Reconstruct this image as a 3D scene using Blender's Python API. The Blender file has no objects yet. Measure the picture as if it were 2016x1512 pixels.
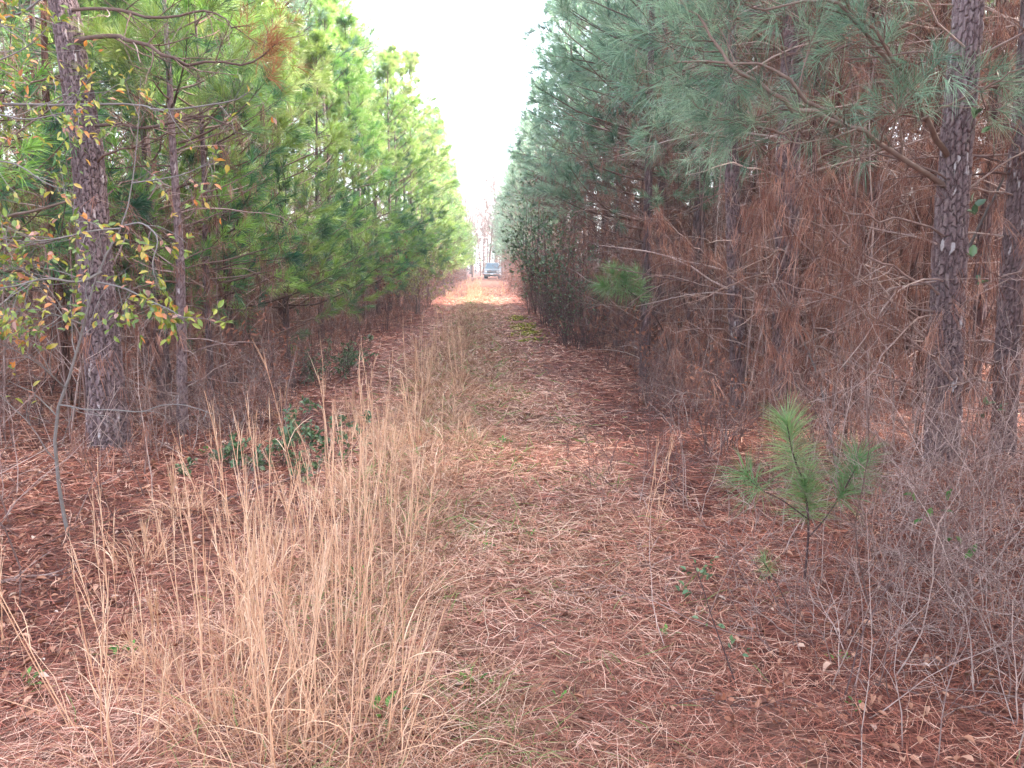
import bpy, bmesh, math
import numpy as np
from mathutils import Matrix, Vector, Euler
R_ = math.radians
sc = bpy.context.scene
COL = sc.collection
rng = np.random.default_rng(7)

# ------------------------------------------------------------------ camera
CAM = Vector((0, 0, 1.6))
cam = bpy.data.cameras.new('camera'); camo = bpy.data.objects.new('camera', cam); COL.objects.link(camo)
cam.sensor_fit = 'HORIZONTAL'; cam.sensor_width = 36; cam.lens = 36*1514/2016
cam.clip_start = .05; cam.clip_end = 2000
camo.location = CAM; camo.rotation_euler = (R_(90-8.8), 0, R_(-2.0))
sc.camera = camo
_RM = Euler((R_(90-8.8), 0, R_(-2.0))).to_matrix()
def at(px, py, Y):
    """world point seen at a photo pixel, at distance Y along the path"""
    d = _RM @ Vector(((px-1008)/1514, -(py-756)/1514, -1))
    return np.array(CAM + d*(Y/d.y))

# ------------------------------------------------------------------ light
SUN_EL, SUN_AZ = R_(43), R_(82)          # azimuth clockwise from +Y
w = bpy.data.worlds.new('World'); sc.world = w; w.use_nodes = True
nt = w.node_tree; bg = nt.nodes['Background']
sky = nt.nodes.new('ShaderNodeTexSky'); sky.sky_type = 'NISHITA'; sky.sun_disc = False
sky.sun_elevation = SUN_EL; sky.sun_rotation = SUN_AZ
sky.air_density = 1.0; sky.dust_density = 1.5; sky.ozone_density = 1.0
hs = nt.nodes.new('ShaderNodeHueSaturation'); hs.inputs['Saturation'].default_value = .5; hs.inputs['Value'].default_value = 1.0
nt.links.new(sky.outputs[0], hs.inputs['Color']); nt.links.new(hs.outputs[0], bg.inputs['Color'])
bg.inputs['Strength'].default_value = 0.15
sun = bpy.data.lights.new('sun', 'SUN'); suno = bpy.data.objects.new('sun', sun); COL.objects.link(suno)
sun.energy = 2.5; sun.angle = R_(8); sun.color = (1, .93, .82)
sd = Vector((math.sin(SUN_AZ)*math.cos(SUN_EL), math.cos(SUN_AZ)*math.cos(SUN_EL), math.sin(SUN_EL)))
suno.rotation_euler = sd.to_track_quat('Z', 'Y').to_euler()
sc.view_settings.view_transform = 'Standard'; sc.view_settings.look = 'None'
sc.view_settings.exposure = 3.42; sc.view_settings.gamma = 1.0
sc.cycles.max_bounces = 10; sc.cycles.diffuse_bounces = 8; sc.cycles.transmission_bounces = 8; sc.cycles.transparent_max_bounces = 4

# ------------------------------------------------------------------ materials
def ramp_mat(name, stops, rough=.7, transl=0., noise=None, bump=0., hue=.0, val=.0, spec=.3, tcol=None):
    """colour = ramp over the per-strand 'tint' attribute, with a little change from plant to plant"""
    m = bpy.data.materials.new(name); m.use_nodes = True
    n = m.node_tree.nodes; l = m.node_tree.links; n.clear()
    out = n.new('ShaderNodeOutputMaterial')
    a = n.new('ShaderNodeAttribute'); a.attribute_name = 'tint'
    r = n.new('ShaderNodeValToRGB'); e = r.color_ramp.elements
    while len(e) < len(stops): e.new(.5)
    for k, (p, c) in enumerate(stops): e[k].position = p; e[k].color = (*c, 1)
    fac = a.outputs['Fac']
    if noise:
        tc = n.new('ShaderNodeTexCoord'); nz = n.new('ShaderNodeTexNoise'); nz.inputs['Scale'].default_value = noise[0]; nz.inputs['Detail'].default_value = 4
        l.new(tc.outputs['Object'], nz.inputs['Vector'])
        ma = n.new('ShaderNodeMath'); ma.operation = 'MULTIPLY_ADD'; ma.inputs[1].default_value = noise[1]; ma.inputs[2].default_value = -noise[1]/2
        l.new(nz.outputs['Fac'], ma.inputs[0]); ad = n.new('ShaderNodeMath'); ad.operation = 'ADD'
        l.new(ma.outputs[0], ad.inputs[0]); l.new(fac, ad.inputs[1]); fac = ad.outputs[0]
    l.new(fac, r.inputs['Fac']); col = r.outputs['Color']
    if hue or val:
        oi = n.new('ShaderNodeObjectInfo'); h = n.new('ShaderNodeHueSaturation')
        for key, amp, base in (('Hue', hue, .5), ('Value', val, 1.)):
            mm = n.new('ShaderNodeMapRange'); mm.inputs['To Min'].default_value = base-amp; mm.inputs['To Max'].default_value = base+amp
            l.new(oi.outputs['Random'], mm.inputs['Value']); l.new(mm.outputs[0], h.inputs[key])
        l.new(col, h.inputs['Color']); col = h.outputs['Color']
    p = n.new('ShaderNodeBsdfPrincipled'); p.inputs['Roughness'].default_value = rough
    p.inputs['Specular IOR Level'].default_value = spec
    l.new(col, p.inputs['Base Color']); sh = p.outputs[0]
    if bump:
        tc = n.new('ShaderNodeTexCoord'); nz = n.new('ShaderNodeTexNoise'); nz.inputs['Scale'].default_value = 90; nz.inputs['Detail'].default_value = 5
        l.new(tc.outputs['Object'], nz.inputs['Vector'])
        b = n.new('ShaderNodeBump'); b.inputs['Strength'].default_value = bump; b.inputs['Distance'].default_value = .01
        l.new(nz.outputs['Fac'], b.inputs['Height']); l.new(b.outputs[0], p.inputs['Normal'])
    if transl:
        t = n.new('ShaderNodeBsdfTranslucent'); mx = n.new('ShaderNodeMixShader'); mx.inputs[0].default_value = transl
        l.new(col, t.inputs['Color']); l.new(sh, mx.inputs[1]); l.new(t.outputs[0], mx.inputs[2]); sh = mx.outputs[0]
    l.new(sh, out.inputs['Surface'])
    return m
M = {}
M['bark'] = ramp_mat('pine_bark', [(0, (.05, .03, .032)), (.25, (.10, .062, .064)), (.6, (.19, .13, .135)), (.85, (.27, .20, .195)), (1, (.44, .40, .41))], .9, noise=(38, .6), bump=.8, val=.15)
M['bark_red'] = ramp_mat('young_bark', [(0, (.05, .022, .018)), (.5, (.15, .07, .055)), (1, (.26, .15, .12))], .9, noise=(30, .5), bump=.4, val=.2)
M['twig'] = ramp_mat('dead_twig_bark', [(0, (.06, .030, .027)), (.5, (.18, .108, .096)), (1, (.45, .335, .30))], .85, noise=(14, .7), val=.15)
M['limb'] = ramp_mat('limb_bark', [(0, (.06, .035, .03)), (.5, (.15, .09, .07)), (1, (.3, .22, .19))], .85, noise=(12, .6))
M['needle_l'] = ramp_mat('yellow_green_sunlit_needles', [(0, (.03, .095, .05)), (.3, (.09, .21, .075)), (.55, (.22, .35, .06)), (.8, (.32, .46, .11)), (1, (.48, .54, .22))], .32, transl=.42, hue=.02, val=.22, spec=.6)  # left pines: yellow of the sun put partly into the needle colour
M['needle_r'] = ramp_mat('blue_green_shaded_needles', [(0, (.04, .09, .06)), (.45, (.15, .26, .165)), (1, (.40, .52, .34))], .38, transl=.35, hue=.015, val=.2, spec=.5)  # right pines: blue-green of the shaded side put partly into the needle colour
M['needle_s'] = ramp_mat('young_green_needles', [(0, (.05, .13, .05)), (.6, (.15, .28, .10)), (.9, (.34, .42, .17)), (1, (.5, .38, .17))], .35, transl=.35, spec=.6)
M['straw'] = ramp_mat('hanging_straw', [(0, (.06, .024, .02)), (.5, (.215, .09, .064)), (1, (.45, .235, .17))], .7, transl=.2, val=.15)
M['red_needle'] = ramp_mat('dead_red_needles', [(0, (.2, .07, .03)), (1, (.46, .2, .09))], .7, transl=.25)
M['litter'] = ramp_mat('fallen_straw', [(0, (.045, .016, .014)), (.35, (.27, .076, .048)), (.7, (.48, .175, .112)), (1, (.76, .48, .36))], .6)
M['grass'] = ramp_mat('dry_grass', [(0, (.16, .085, .06)), (.4, (.36, .19, .12)), (.8, (.62, .39, .27)), (.93, (.68, .52, .40)), (.96, (.2, .26, .08)), (1, (.16, .28, .07))], .6, transl=.15)
M['sedge'] = ramp_mat('tan_grass', [(0, (.38, .19, .11)), (.5, (.66, .375, .235)), (1, (.84, .60, .43))], .55, transl=.15)
M['leaf_mix'] = ramp_mat('autumn_leaves', [(0, (.10, .16, .03)), (.35, (.22, .30, .05)), (.55, (.42, .40, .06)), (.7, (.5, .36, .08)), (.78, (.62, .22, .04)), (.88, (.5, .2, .12)), (1, (.42, .26, .24))], .35, transl=.35, spec=.6)
M['leaf_dead'] = ramp_mat('dead_leaves', [(0, (.15, .06, .04)), (.5, (.36, .16, .095)), (.85, (.52, .28, .19)), (1, (.62, .45, .37))], .6)
M['leaf_green'] = ramp_mat('evergreen_leaves', [(0, (.035, .07, .03)), (.6, (.08, .15, .06)), (1, (.18, .26, .12))], .35, transl=.2, spec=.6)
M['leaf_yel'] = ramp_mat('pale_yellow_leaves', [(0, (.16, .19, .05)), (.6, (.36, .36, .12)), (1, (.55, .48, .26))], .45, transl=.3)
M['leaf_rust'] = ramp_mat('rust_leaves', [(0, (.14, .045, .03)), (1, (.38, .16, .1))], .6, transl=.25)
M['weed'] = ramp_mat('fresh_green', [(0, (.05, .15, .03)), (1, (.16, .34, .07))], .45, transl=.3)
M['moss'] = ramp_mat('moss', [(0, (.15, .15, .02)), (1, (.42, .40, .06))], .9)
M['grey_stem'] = ramp_mat('grey_stem', [(0, (.07, .058, .055)), (1, (.26, .225, .215))], .8, noise=(20, .5))
M['far_leaf'] = ramp_mat('far_leaves', [(0, (.09, .075, .07)), (.6, (.20, .17, .16)), (1, (.14, .19, .13))], .8)
M['dark_stem'] = ramp_mat('dark_stem', [(0, (.045, .025, .025)), (1, (.16, .09, .085))], .8, noise=(20, .4))

def ground_mat(name, cols, sc1):
    m = bpy.data.materials.new(name); m.use_nodes = True
    n = m.node_tree.nodes; l = m.node_tree.links; p = n['Principled BSDF']; p.inputs['Roughness'].default_value = .95
    p.inputs['Specular IOR Level'].default_value = .1
    tc = n.new('ShaderNodeTexCoord')
    big = n.new('ShaderNodeTexNoise'); big.inputs['Scale'].default_value = .9; big.inputs['Detail'].default_value = 6
    l.new(tc.outputs['Object'], big.inputs['Vector'])
    acc = big.outputs['Fac']
    for k, ang in enumerate((.4, 1.6, 2.7)):
        mp = n.new('ShaderNodeMapping'); mp.inputs['Rotation'].default_value = (0, 0, ang); mp.inputs['Scale'].default_value = (sc1*.12, sc1, sc1)
        nz = n.new('ShaderNodeTexNoise'); nz.inputs['Scale'].default_value = 1.; nz.inputs['Detail'].default_value = 3; nz.inputs['Distortion'].default_value = .4
        l.new(tc.outputs['Object'], mp.inputs['Vector']); l.new(mp.outputs[0], nz.inputs['Vector'])
        mx = n.new('ShaderNodeMath'); mx.operation = 'MAXIMUM' if k else 'ADD'
        if k == 0:
            mm = n.new('ShaderNodeMath'); mm.operation = 'MULTIPLY'; mm.inputs[1].default_value = .5; l.new(acc, mm.inputs[0]); m2 = n.new('ShaderNodeMath'); m2.operation = 'MULTIPLY'; m2.inputs[1].default_value = .5; l.new(nz.outputs['Fac'], m2.inputs[0])
            l.new(mm.outputs[0], mx.inputs[0]); l.new(m2.outputs[0], mx.inputs[1])
        else:
            m2 = n.new('ShaderNodeMath'); m2.operation = 'MULTIPLY'; m2.inputs[1].default_value = .95; l.new(nz.outputs['Fac'], m2.inputs[0])
            l.new(acc, mx.inputs[0]); l.new(m2.outputs[0], mx.inputs[1])
        acc = mx.outputs[0]
    r = n.new('ShaderNodeValToRGB'); e = r.color_ramp.elements
    while len(e) < len(cols): e.new(.5)
    for k, (q, c) in enumerate(cols): e[k].position = q; e[k].color = (*c, 1)
    l.new(acc, r.inputs['Fac']); l.new(r.outputs[0], p.inputs['Base Color'])
    b = n.new('ShaderNodeBump'); b.inputs['Strength'].default_value = .8; b.inputs['Distance'].default_value = .02
    l.new(acc, b.inputs['Height']); l.new(b.outputs[0], p.inputs['Normal'])
    return m
M['ground'] = ground_mat('forest_floor', [(.36, (.03, .012, .011)), (.5, (.09, .032, .026)), (.6, (.19, .07, .052)), (.72, (.34, .155, .12))], 55)
M['path'] = ground_mat('trail_floor', [(.36, (.045, .02, .016)), (.5, (.13, .055, .04)), (.6, (.24, .11, .08)), (.72, (.38, .22, .165))], 55)

# ------------------------------------------------------------------ mesh helpers
def nrm(a): return a/np.maximum(np.linalg.norm(a, axis=-1, keepdims=True), 1e-9)
class MB:
    def __init__(s): s.v = []; s.t = []; s.q = []; s.tr = []; s.qm = []; s.tm = []; s.n = 0
    def add(s, v, quads=None, tris=None, mat=0, tint=.5):
        v = np.asarray(v, float).reshape(-1, 3); s.v.append(v)
        s.tr.append(np.broadcast_to(np.asarray(tint, float), (len(v),)).copy())
        if quads is not None and len(quads): q = np.asarray(quads).reshape(-1, 4)+s.n; s.q.append(q); s.qm.append(np.full(len(q), mat))
        if tris is not None and len(tris): t = np.asarray(tris).reshape(-1, 3)+s.n; s.t.append(t); s.tm.append(np.full(len(t), mat))
        s.n += len(v)
    def mesh(s, name, mats, smooth=True):
        me = bpy.data.meshes.new(name)
        V = np.concatenate(s.v) if s.v else np.zeros((0, 3))
        Q = np.concatenate(s.q) if s.q else np.zeros((0, 4), int); T = np.concatenate(s.t) if s.t else np.zeros((0, 3), int)
        me.vertices.add(len(V)); me.vertices.foreach_set('co', V.astype(np.float32).ravel())
        nl = len(Q)*4+len(T)*3; me.loops.add(nl)
        me.loops.foreach_set('vertex_index', np.concatenate([Q.ravel(), T.ravel()]).astype(np.int32))
        me.polygons.add(len(Q)+len(T))
        ls = np.concatenate([np.arange(len(Q))*4, len(Q)*4+np.arange(len(T))*3]).astype(np.int32)
        me.polygons.foreach_set('loop_start', ls)
        mi = np.concatenate([np.concatenate(s.qm) if s.qm else np.zeros(0), np.concatenate(s.tm) if s.tm else np.zeros(0)]).astype(np.int32)
        for m in mats: me.materials.append(m)
        me.polygons.foreach_set('material_index', mi)
        me.polygons.foreach_set('use_smooth', np.full(len(mi), smooth, bool))
        at_ = me.attributes.new('tint', 'FLOAT', 'POINT'); at_.data.foreach_set('value', np.concatenate(s.tr).astype(np.float32))
        me.update(calc_edges=True)
        return me
    def obj(s, name, mats, parent=None, smooth=True):
        return link(name, s.mesh(name, mats, smooth), parent)
def link(name, me, parent=None):
    o = bpy.data.objects.new(name, me); COL.objects.link(o)
    if parent: o.parent = parent
    return o
def tag(o, label=None, cat=None, group=None, kind=None):
    for k, v in (('label', label), ('category', cat), ('group', group), ('kind', kind)):
        if v: o[k] = v
    return o
def thing(name, label, cat, loc=(0, 0, 0), rz=0, group=None, s=1):
    o = bpy.data.objects.new(name, None); COL.objects.link(o); o.empty_display_size = .1
    o.location = loc; o.rotation_euler = (0, 0, rz); o.scale = (s, s, s)
    return tag(o, label, cat, group)
def copy_tree(o, parent=None):
    c = o.copy(); COL.objects.link(c); c.parent = parent
    for ch in o.children: copy_tree(ch, c)
    return c

def tubes(mb, P, R, sides=3, mat=0, tint=.5, cap=False):
    """N polylines of K points each as tapering tubes; P (N,K,3), R (N,K)"""
    P = np.asarray(P, float); R = np.asarray(R, float)
    if P.ndim == 2: P = P[None]; R = R[None]
    N, K, _ = P.shape
    t = np.empty_like(P); t[:, 1:-1] = P[:, 2:]-P[:, :-2]; t[:, 0] = P[:, 1]-P[:, 0]; t[:, -1] = P[:, -1]-P[:, -2]; t = nrm(t)
    m = nrm(P[:, -1]-P[:, 0])[:, None, :]
    ref = np.where(np.abs(m[..., 2:3]) > .8, np.array([1., .13, .07]), np.array([.05, .11, 1.]))
    n1 = nrm(np.cross(t, np.broadcast_to(ref, t.shape))); n2 = np.cross(t, n1)
    a = np.arange(sides)*2*math.pi/sides
    V = P[:, :, None, :] + R[:, :, None, None]*(np.cos(a)[:, None]*n1[:, :, None, :]+np.sin(a)[:, None]*n2[:, :, None, :])
    base = (np.arange(N)*K*sides)[:, None, None]; k = (np.arange(K-1)*sides)[None, :, None]; j = np.arange(sides)[None, None, :]; j2 = (j+1) % sides
    q = np.stack([base+k+j, base+k+j2, base+k+sides+j2, base+k+sides+j], -1).reshape(-1, 4)
    ti = np.repeat(np.broadcast_to(np.asarray(tint, float), (N,)), K*sides)
    mb.add(V.reshape(-1, 3), quads=q, mat=mat, tint=ti)
def poly(start, d, L, K, up=0., wob=.1, g=rng):
    N = len(start); P = np.empty((N, K, 3)); P[:, 0] = start; d = nrm(np.asarray(d, float)).copy()
    st = (np.broadcast_to(np.asarray(L, float), (N,))/(K-1))[:, None]
    up = np.broadcast_to(np.asarray(up, float), (N,))
    for k in range(1, K):
        P[:, k] = P[:, k-1]+d*st
        d = d+g.normal(0, 1, (N, 3))*wob; d[:, 2] += up; d = nrm(d)
    return P
def sample(P, R, idx, s):
    K = P.shape[1]; f = np.clip(s, 0, .9999)*(K-1); i = f.astype(int); t = (f-i)[:, None]
    A = P[idx, i]; B = P[idx, i+1]
    return A+(B-A)*t, nrm(B-A), (R[idx, i]*(1-t[:, 0])+R[idx, i+1]*t[:, 0] if R is not None else None)
def grow(P, R, n, s0, s1, a0, a1, l0, l1, K=4, rf=.6, up=0., wob=.1, taper=.4, ls=None, flat=0., g=rng, rmin=0.):
    N = len(P); idx = np.repeat(np.arange(N), n); s = g.uniform(s0, s1, N*n)
    st, tan, r = sample(P, R, idx, s)
    rnd = g.normal(0, 1, (N*n, 3)); pp = np.cross(tan, rnd); pp[:, 2] *= 1-flat; pp = nrm(pp)
    a = g.uniform(a0, a1, N*n)[:, None]; d = tan*np.cos(a)+pp*np.sin(a)
    L = g.uniform(l0, l1, N*n)*(1.25-.6*s)
    if ls is not None: L = L*ls[idx]
    return poly(st, d, L, K, up, wob, g), np.maximum(r*rf, rmin)[:, None]*np.linspace(1, taper, K)[None], idx
def ribbons(mb, P, W, mat=0, tint=.5, g=rng):
    N, K, _ = P.shape
    t = nrm(P[:, -1]-P[:, 0]); s = nrm(np.cross(t, g.normal(0, 1, (N, 3))))
    wv = np.broadcast_to(np.asarray(W, float), (N,))[:, None]*np.array([1., .95, .8, .6, .4, .25, .2, .2])[None, :K]*.5
    if K > 1: wv[:, -1] *= .3
    V = np.stack([P-s[:, None]*wv[..., None], P+s[:, None]*wv[..., None]], 2)
    b = (np.arange(N)*K*2)[:, None]; k = (np.arange(K-1)*2)[None]
    q = np.stack([b+k, b+k+1, b+k+3, b+k+2], -1).reshape(-1, 4)
    mb.add(V.reshape(-1, 3), quads=q, mat=mat, tint=np.repeat(np.broadcast_to(np.asarray(tint, float), (N,)), K*2))
def needles(mb, B, D, L, W, droop=.15, mat=0, tint=.5, bent=True, g=rng):
    N = len(B); D = nrm(D); s = nrm(np.cross(D, g.normal(0, 1, (N, 3))))*(np.broadcast_to(np.asarray(W, float), (N,))[:, None]*.5)
    L = np.broadcast_to(np.asarray(L, float), (N,))[:, None]
    tip = B+D*L; tip[:, 2] -= (droop*L)[:, 0]
    ti = np.broadcast_to(np.asarray(tint, float), (N,))
    if bent:
        mid = B+D*L*.52; mid[:, 2] -= (droop*L*.16)[:, 0]
        V = np.stack([B-s, B+s, mid+s, mid-s, tip], 1); b = (np.arange(N)*5)[:, None]
        mb.add(V.reshape(-1, 3), quads=b+np.array([[0, 1, 2, 3]]), tris=b+np.array([[3, 2, 4]]), mat=mat, tint=np.repeat(ti, 5))
    else:
        V = np.stack([B-s, B+s, tip], 1); b = (np.arange(N)*3)[:, None]
        mb.add(V.reshape(-1, 3), tris=b+np.array([[0, 1, 2]]), mat=mat, tint=np.repeat(ti, 3))
def tufts(mb, P, n, s0, L0, L1, W, th0=.35, th1=1.15, droop=.15, mat=1, bent=True, g=rng, tm=.5, tv=.22):
    """needles all round the outer end of each shoot, closing towards the tip"""
    N = len(P); idx = np.repeat(np.arange(N), n); u = g.uniform(0, 1, N*n)**.8
    B, tan, _ = sample(P, None, idx, s0+(1-s0)*u)
    pp = nrm(np.cross(tan, g.normal(0, 1, (N*n, 3)))); th = (th1+(th0-th1)*u+g.normal(0, .12, N*n))[:, None]
    D = tan*np.cos(th)+pp*np.sin(th)
    ti = np.clip(g.normal(tm, tv, N)[idx]+g.normal(0, .1, N*n), 0, 1)
    needles(mb, B, D, g.uniform(L0, L1, N*n), W, droop, mat, ti, bent, g)
def leaves(mb, P, D, Nn, L, W, mat=0, tint=.5, fold=.25, curl=.15):
    """pointed folded leaves: base P, along D, face normal about Nn"""
    N = len(P); D = nrm(D); s = nrm(np.cross(D, Nn)); n = np.cross(s, D)
    L = np.broadcast_to(np.asarray(L, float), (N,))[:, None]; W = np.broadcast_to(np.asarray(W, float), (N,))[:, None]*.5
    def pt(u, v, h): return P+D*L*u+s*W*v+n*(W*h*fold*2-L*curl*u*u)
    V = np.stack([pt(0, 0, 0), pt(.28, -.8, .8), pt(.62, -.9, .9), pt(1, 0, 0), pt(.62, .9, .9), pt(.28, .8, .8)], 1)
    b = (np.arange(N)*6)[:, None]
    mb.add(V.reshape(-1, 3), quads=np.concatenate([b+np.array([[0, 3, 2, 1]]), b+np.array([[0, 5, 4, 3]])]), mat=mat, tint=np.repeat(np.broadcast_to(np.asarray(tint, float), (N,)), 6))
def spline(pts, K):
    """Catmull-Rom through the points, K samples"""
    p = np.asarray(pts, float); n = len(p); q = np.vstack([2*p[0]-p[1], p, 2*p[-1]-p[-2]])
    u = np.linspace(0, n-1-1e-6, K); i = u.astype(int); t = (u-i)[:, None]
    a, b, c, d = q[i], q[i+1], q[i+2], q[i+3]
    return .5*((2*b)+(-a+c)*t+(2*a-5*b+4*c-d)*t**2+(-a+3*b-3*c+d)*t**3)

# ------------------------------------------------------------------ ground
def gz(x, y):
    x = np.asarray(x, float); y = np.asarray(y, float)
    h = -.035*np.exp(-((x-.6)/.32)**2)-.035*np.exp(-((x+1.35)/.32)**2)+.03*np.exp(-((x+.45)/.4)**2)
    h = h+.012*np.sin(2.1*x+1.3*y+.4)+.012*np.sin(1.7*y-2.6*x+1.1)+.01*np.sin(3.1*x-.6*y)*np.sin(2.3*y)
    h = h+np.clip((np.abs(x+.3)-2)*.03, 0, .15)*(1+.5*np.sin(.8*y+x))
    return h*np.clip(1.4-np.hypot(x, y)/150, 0, 1)
def n2(x, y, f=1., sd=0.):
    """cheap smooth noise, about 0..1"""
    r = np.random.default_rng(int(sd)+99); s = 0
    for k in range(7):
        a, b, c = r.uniform(-1, 1), r.uniform(-1, 1), r.uniform(0, 6.3); fr = f*(1+.55*k)
        s = s+np.sin(fr*(a*x+b*y)*2.2+c+1.3*np.sin(fr*(b*x-a*y)+c))/(1+.35*k)
    return np.clip(.5+s*.16, 0, 1)
def sheet(name, xs, ys, dz, mat, edge=False):
    X, Y = np.meshgrid(xs, ys); 
    if edge:
        X = X*1.0+edge_shift(X, Y)
    Z = gz(X, Y)+dz; ny, nx = X.shape; i = np.arange(nx*ny).reshape(ny, nx)
    mb = MB(); mb.add(np.stack([X, Y, Z], -1), quads=np.stack([i[:-1, :-1], i[:-1, 1:], i[1:, 1:], i[1:, :-1]], -1).reshape(-1, 4))
    return tag(mb.obj(name, [mat]), kind='structure')
def edge_shift(X, Y): return .18*np.sin(Y*1.3+np.sign(X))*np.clip(np.abs(X+.3)-1.2, 0, 1)+.08*np.sin(Y*3.9+X)*np.clip(np.abs(X+.3)-1.2, 0, 1)
xs = np.concatenate([[-600, -300, -150, -80, -50, -35, -25, -20, -17], np.arange(-14, 14.01, .1), [17, 20, 25, 35, 50, 80, 150, 300, 600]])
ys = np.concatenate([[-400, -150, -60, -25, -10, -4], np.arange(-1, 26, .1), np.arange(26, 60, .25), np.arange(60, 140, 1.), [160, 220, 320, 500, 900]])
sheet('ground', xs, ys, 0, M['ground'])
sheet('path', np.linspace(-1.75, 1.15, 30), ys[(ys > -5) & (ys < 118)], .006, M['path'], True)

# ------------------------------------------------------------------ pine parts
def bark_field(th, z, rad, g, sz=(.030, .088), depth=.012):
    """plates of pine bark: height and tint at angle th, height z"""
    nu = max(6, int(2*math.pi*rad/sz[0])); w1 = z*21+3*np.sin(z*4.3); u = (th/(2*math.pi)*nu+.14*np.sin(w1+th*3)+.08*np.sin(2.3*w1-th*5)) % nu; v = z/sz[1]+.5*(np.floor(u) % 2)+.12*np.sin(th*5+z*9)
    v = v-v.min(); nv = int(v.max())+4; ju = g.uniform(.1, .9, (nu, nv)); jv = g.uniform(.1, .9, (nu, nv)); hh = g.uniform(0, 1, (nu, nv))
    iu = np.floor(u).astype(int); iv = np.floor(v).astype(int)
    f1 = np.full(u.shape, 9.); f2 = f1.copy(); hc = np.zeros(u.shape)
    for a in (-1, 0, 1):
        for b in (-1, 0, 1):
            cu = (iu+a) % nu; cv = np.clip(iv+b, 0, nv-1)
            d = np.hypot(iu+a+ju[cu, cv]-u, iv+b+jv[cu, cv]-v)
            near = d < f1; f2 = np.where(near, f1, np.minimum(f2, d)); hc = np.where(near, hh[cu, cv], hc); f1 = np.where(near, d, f1)
    e = np.clip((f2-f1)/.2, 0, 1); e = e*e*(3-2*e)
    fur = np.abs(np.sin(th*6.5+1.4*np.sin(z*2.3)+.9*np.sin(z*5.9+th*2)+.5*np.sin(z*13)))**.6
    e = e*(.45+.6*fur)
    return e*depth*(.5+.8*hc)+fur*depth*.5, np.clip(e*(.36+.26*hc+.3*(hc > .95))+g.normal(0, .07, u.shape), 0, 1)
def make_trunk(P, R, sides, rings, g, flare=.5, depth=.012, name='trunk', mat='bark', bias=0.):
    C = spline(P, rings); rr = np.interp(np.linspace(0, 1, rings), np.linspace(0, 1, len(R)), R)
    z = C[:, 2]-C[0, 2]; rr = rr*(1+flare*np.exp(-z/.18))
    th = np.arange(sides)/sides*2*math.pi
    TH, Z = np.meshgrid(th, z); RR = np.repeat(rr[:, None], sides, 1)
    hgt, tint = bark_field(TH, Z+.3, float(np.max(R)), g, depth=depth)
    lump = 1+flare*.25*np.exp(-Z/.2)*np.sin(TH*5+1)+.03*np.sin(TH*2+Z*1.3)
    RR = RR*lump+hgt*np.clip(RR/np.max(R), .25, 1)
    V = np.stack([C[:, None, 0]+RR*np.cos(TH), C[:, None, 1]+RR*np.sin(TH), np.repeat(C[:, None, 2], sides, 1)], -1)
    i = np.arange(rings*sides).reshape(rings, sides); j = np.roll(i, -1, 1)
    mb = MB(); mb.add(V, quads=np.stack([i[:-1], j[:-1], j[1:], i[1:]], -1).reshape(-1, 4), tint=np.clip(tint+bias, 0, 1).ravel())
    return mb.mesh(name, [M[mat]], smooth=False)
def sway_fn(g, H, amt):
    a, b, c, d = g.uniform(-1, 1, 4)
    def f(z):
        t = np.asarray(z, float)/H
        return np.stack([amt*(a*t**1.5+.35*b*np.sin(t*5)*t), amt*(c*t**1.5+.35*d*np.sin(t*4+1)*t), np.asarray(z, float)], -1)
    return f
def make_crown(g, sway, H, z0, Lmax, prof, asym, nl, n2_, n3, nn, W, Ln, mat, rt, bent=True, up=.10, droop=.15, low_bias=1.):
    mb = MB()
    z = z0+(H*.985-z0)*np.sort(g.uniform(0, 1, nl)**low_bias); ph = np.arange(nl)*2.4+g.normal(0, .5, nl)
    t = (z-z0)/(H-z0); L = np.minimum(Lmax*prof(t)*(1+asym*np.cos(ph))*g.uniform(.7, 1.12, nl)+.2, 2.3)
    el = .12+.75*t**1.3+g.normal(0, .12, nl)
    d = np.stack([np.cos(ph)*np.cos(el), np.sin(ph)*np.cos(el), np.sin(el)], -1)
    P = poly(sway(z), d, L, 7, up=np.where(t < .8, up*(1-.4*t), .08), wob=.07, g=g)
    Rl = np.clip(.007+.0075*L, 0, .03)[:, None]*np.linspace(1, .25, 7)[None]
    tubes(mb, P, Rl, 4, 0, g.uniform(.1, .8, nl))
    P2, R2, i2 = grow(P, Rl, n2_, .3, .97, .45, 1.0, .16, .36, 5, .55, up=.1, wob=.09, ls=np.minimum(L, 2.0)+.35, flat=.35, g=g, rmin=.0022)
    tubes(mb, P2, R2, 3, 0, g.uniform(.1, .7, len(P2)))
    P3, R3, i3 = grow(P2, R2, n3, .35, .95, .4, .95, .45, .9, 4, .7, up=.1, wob=.08, ls=np.linalg.norm(P2[:, -1]-P2[:, 0], axis=1), g=g, rmin=.0018)
    tubes(mb, P3, R3, 3, 0, g.uniform(.1, .7, len(P3)))
    tl = np.clip(g.normal(.40, .2, nl)+.3*t, .05, .95)  # tint climbs with height: sunlit crown tops put into the needle colour
    for Q, k, s0, tm in ((P, int(nn*1.4), .86, tl), (P2, nn, .5, tl[i2]), (P3, nn, .35, tl[i2][i3])):
        tufts(mb, Q, k, s0, Ln[0], Ln[1], W, .2, .95, droop, 1, bent, g, tm, .15)
    # leader
    tp = sway(np.linspace(H*.88, H*1.07, 5))[None]; tufts(mb, tp, nn*4, .2, Ln[0], Ln[1], W, .25, .9, droop*.5, 1, bent, g, .6)
    return mb.mesh('crown', [M['limb'], M[mat]])
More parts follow.
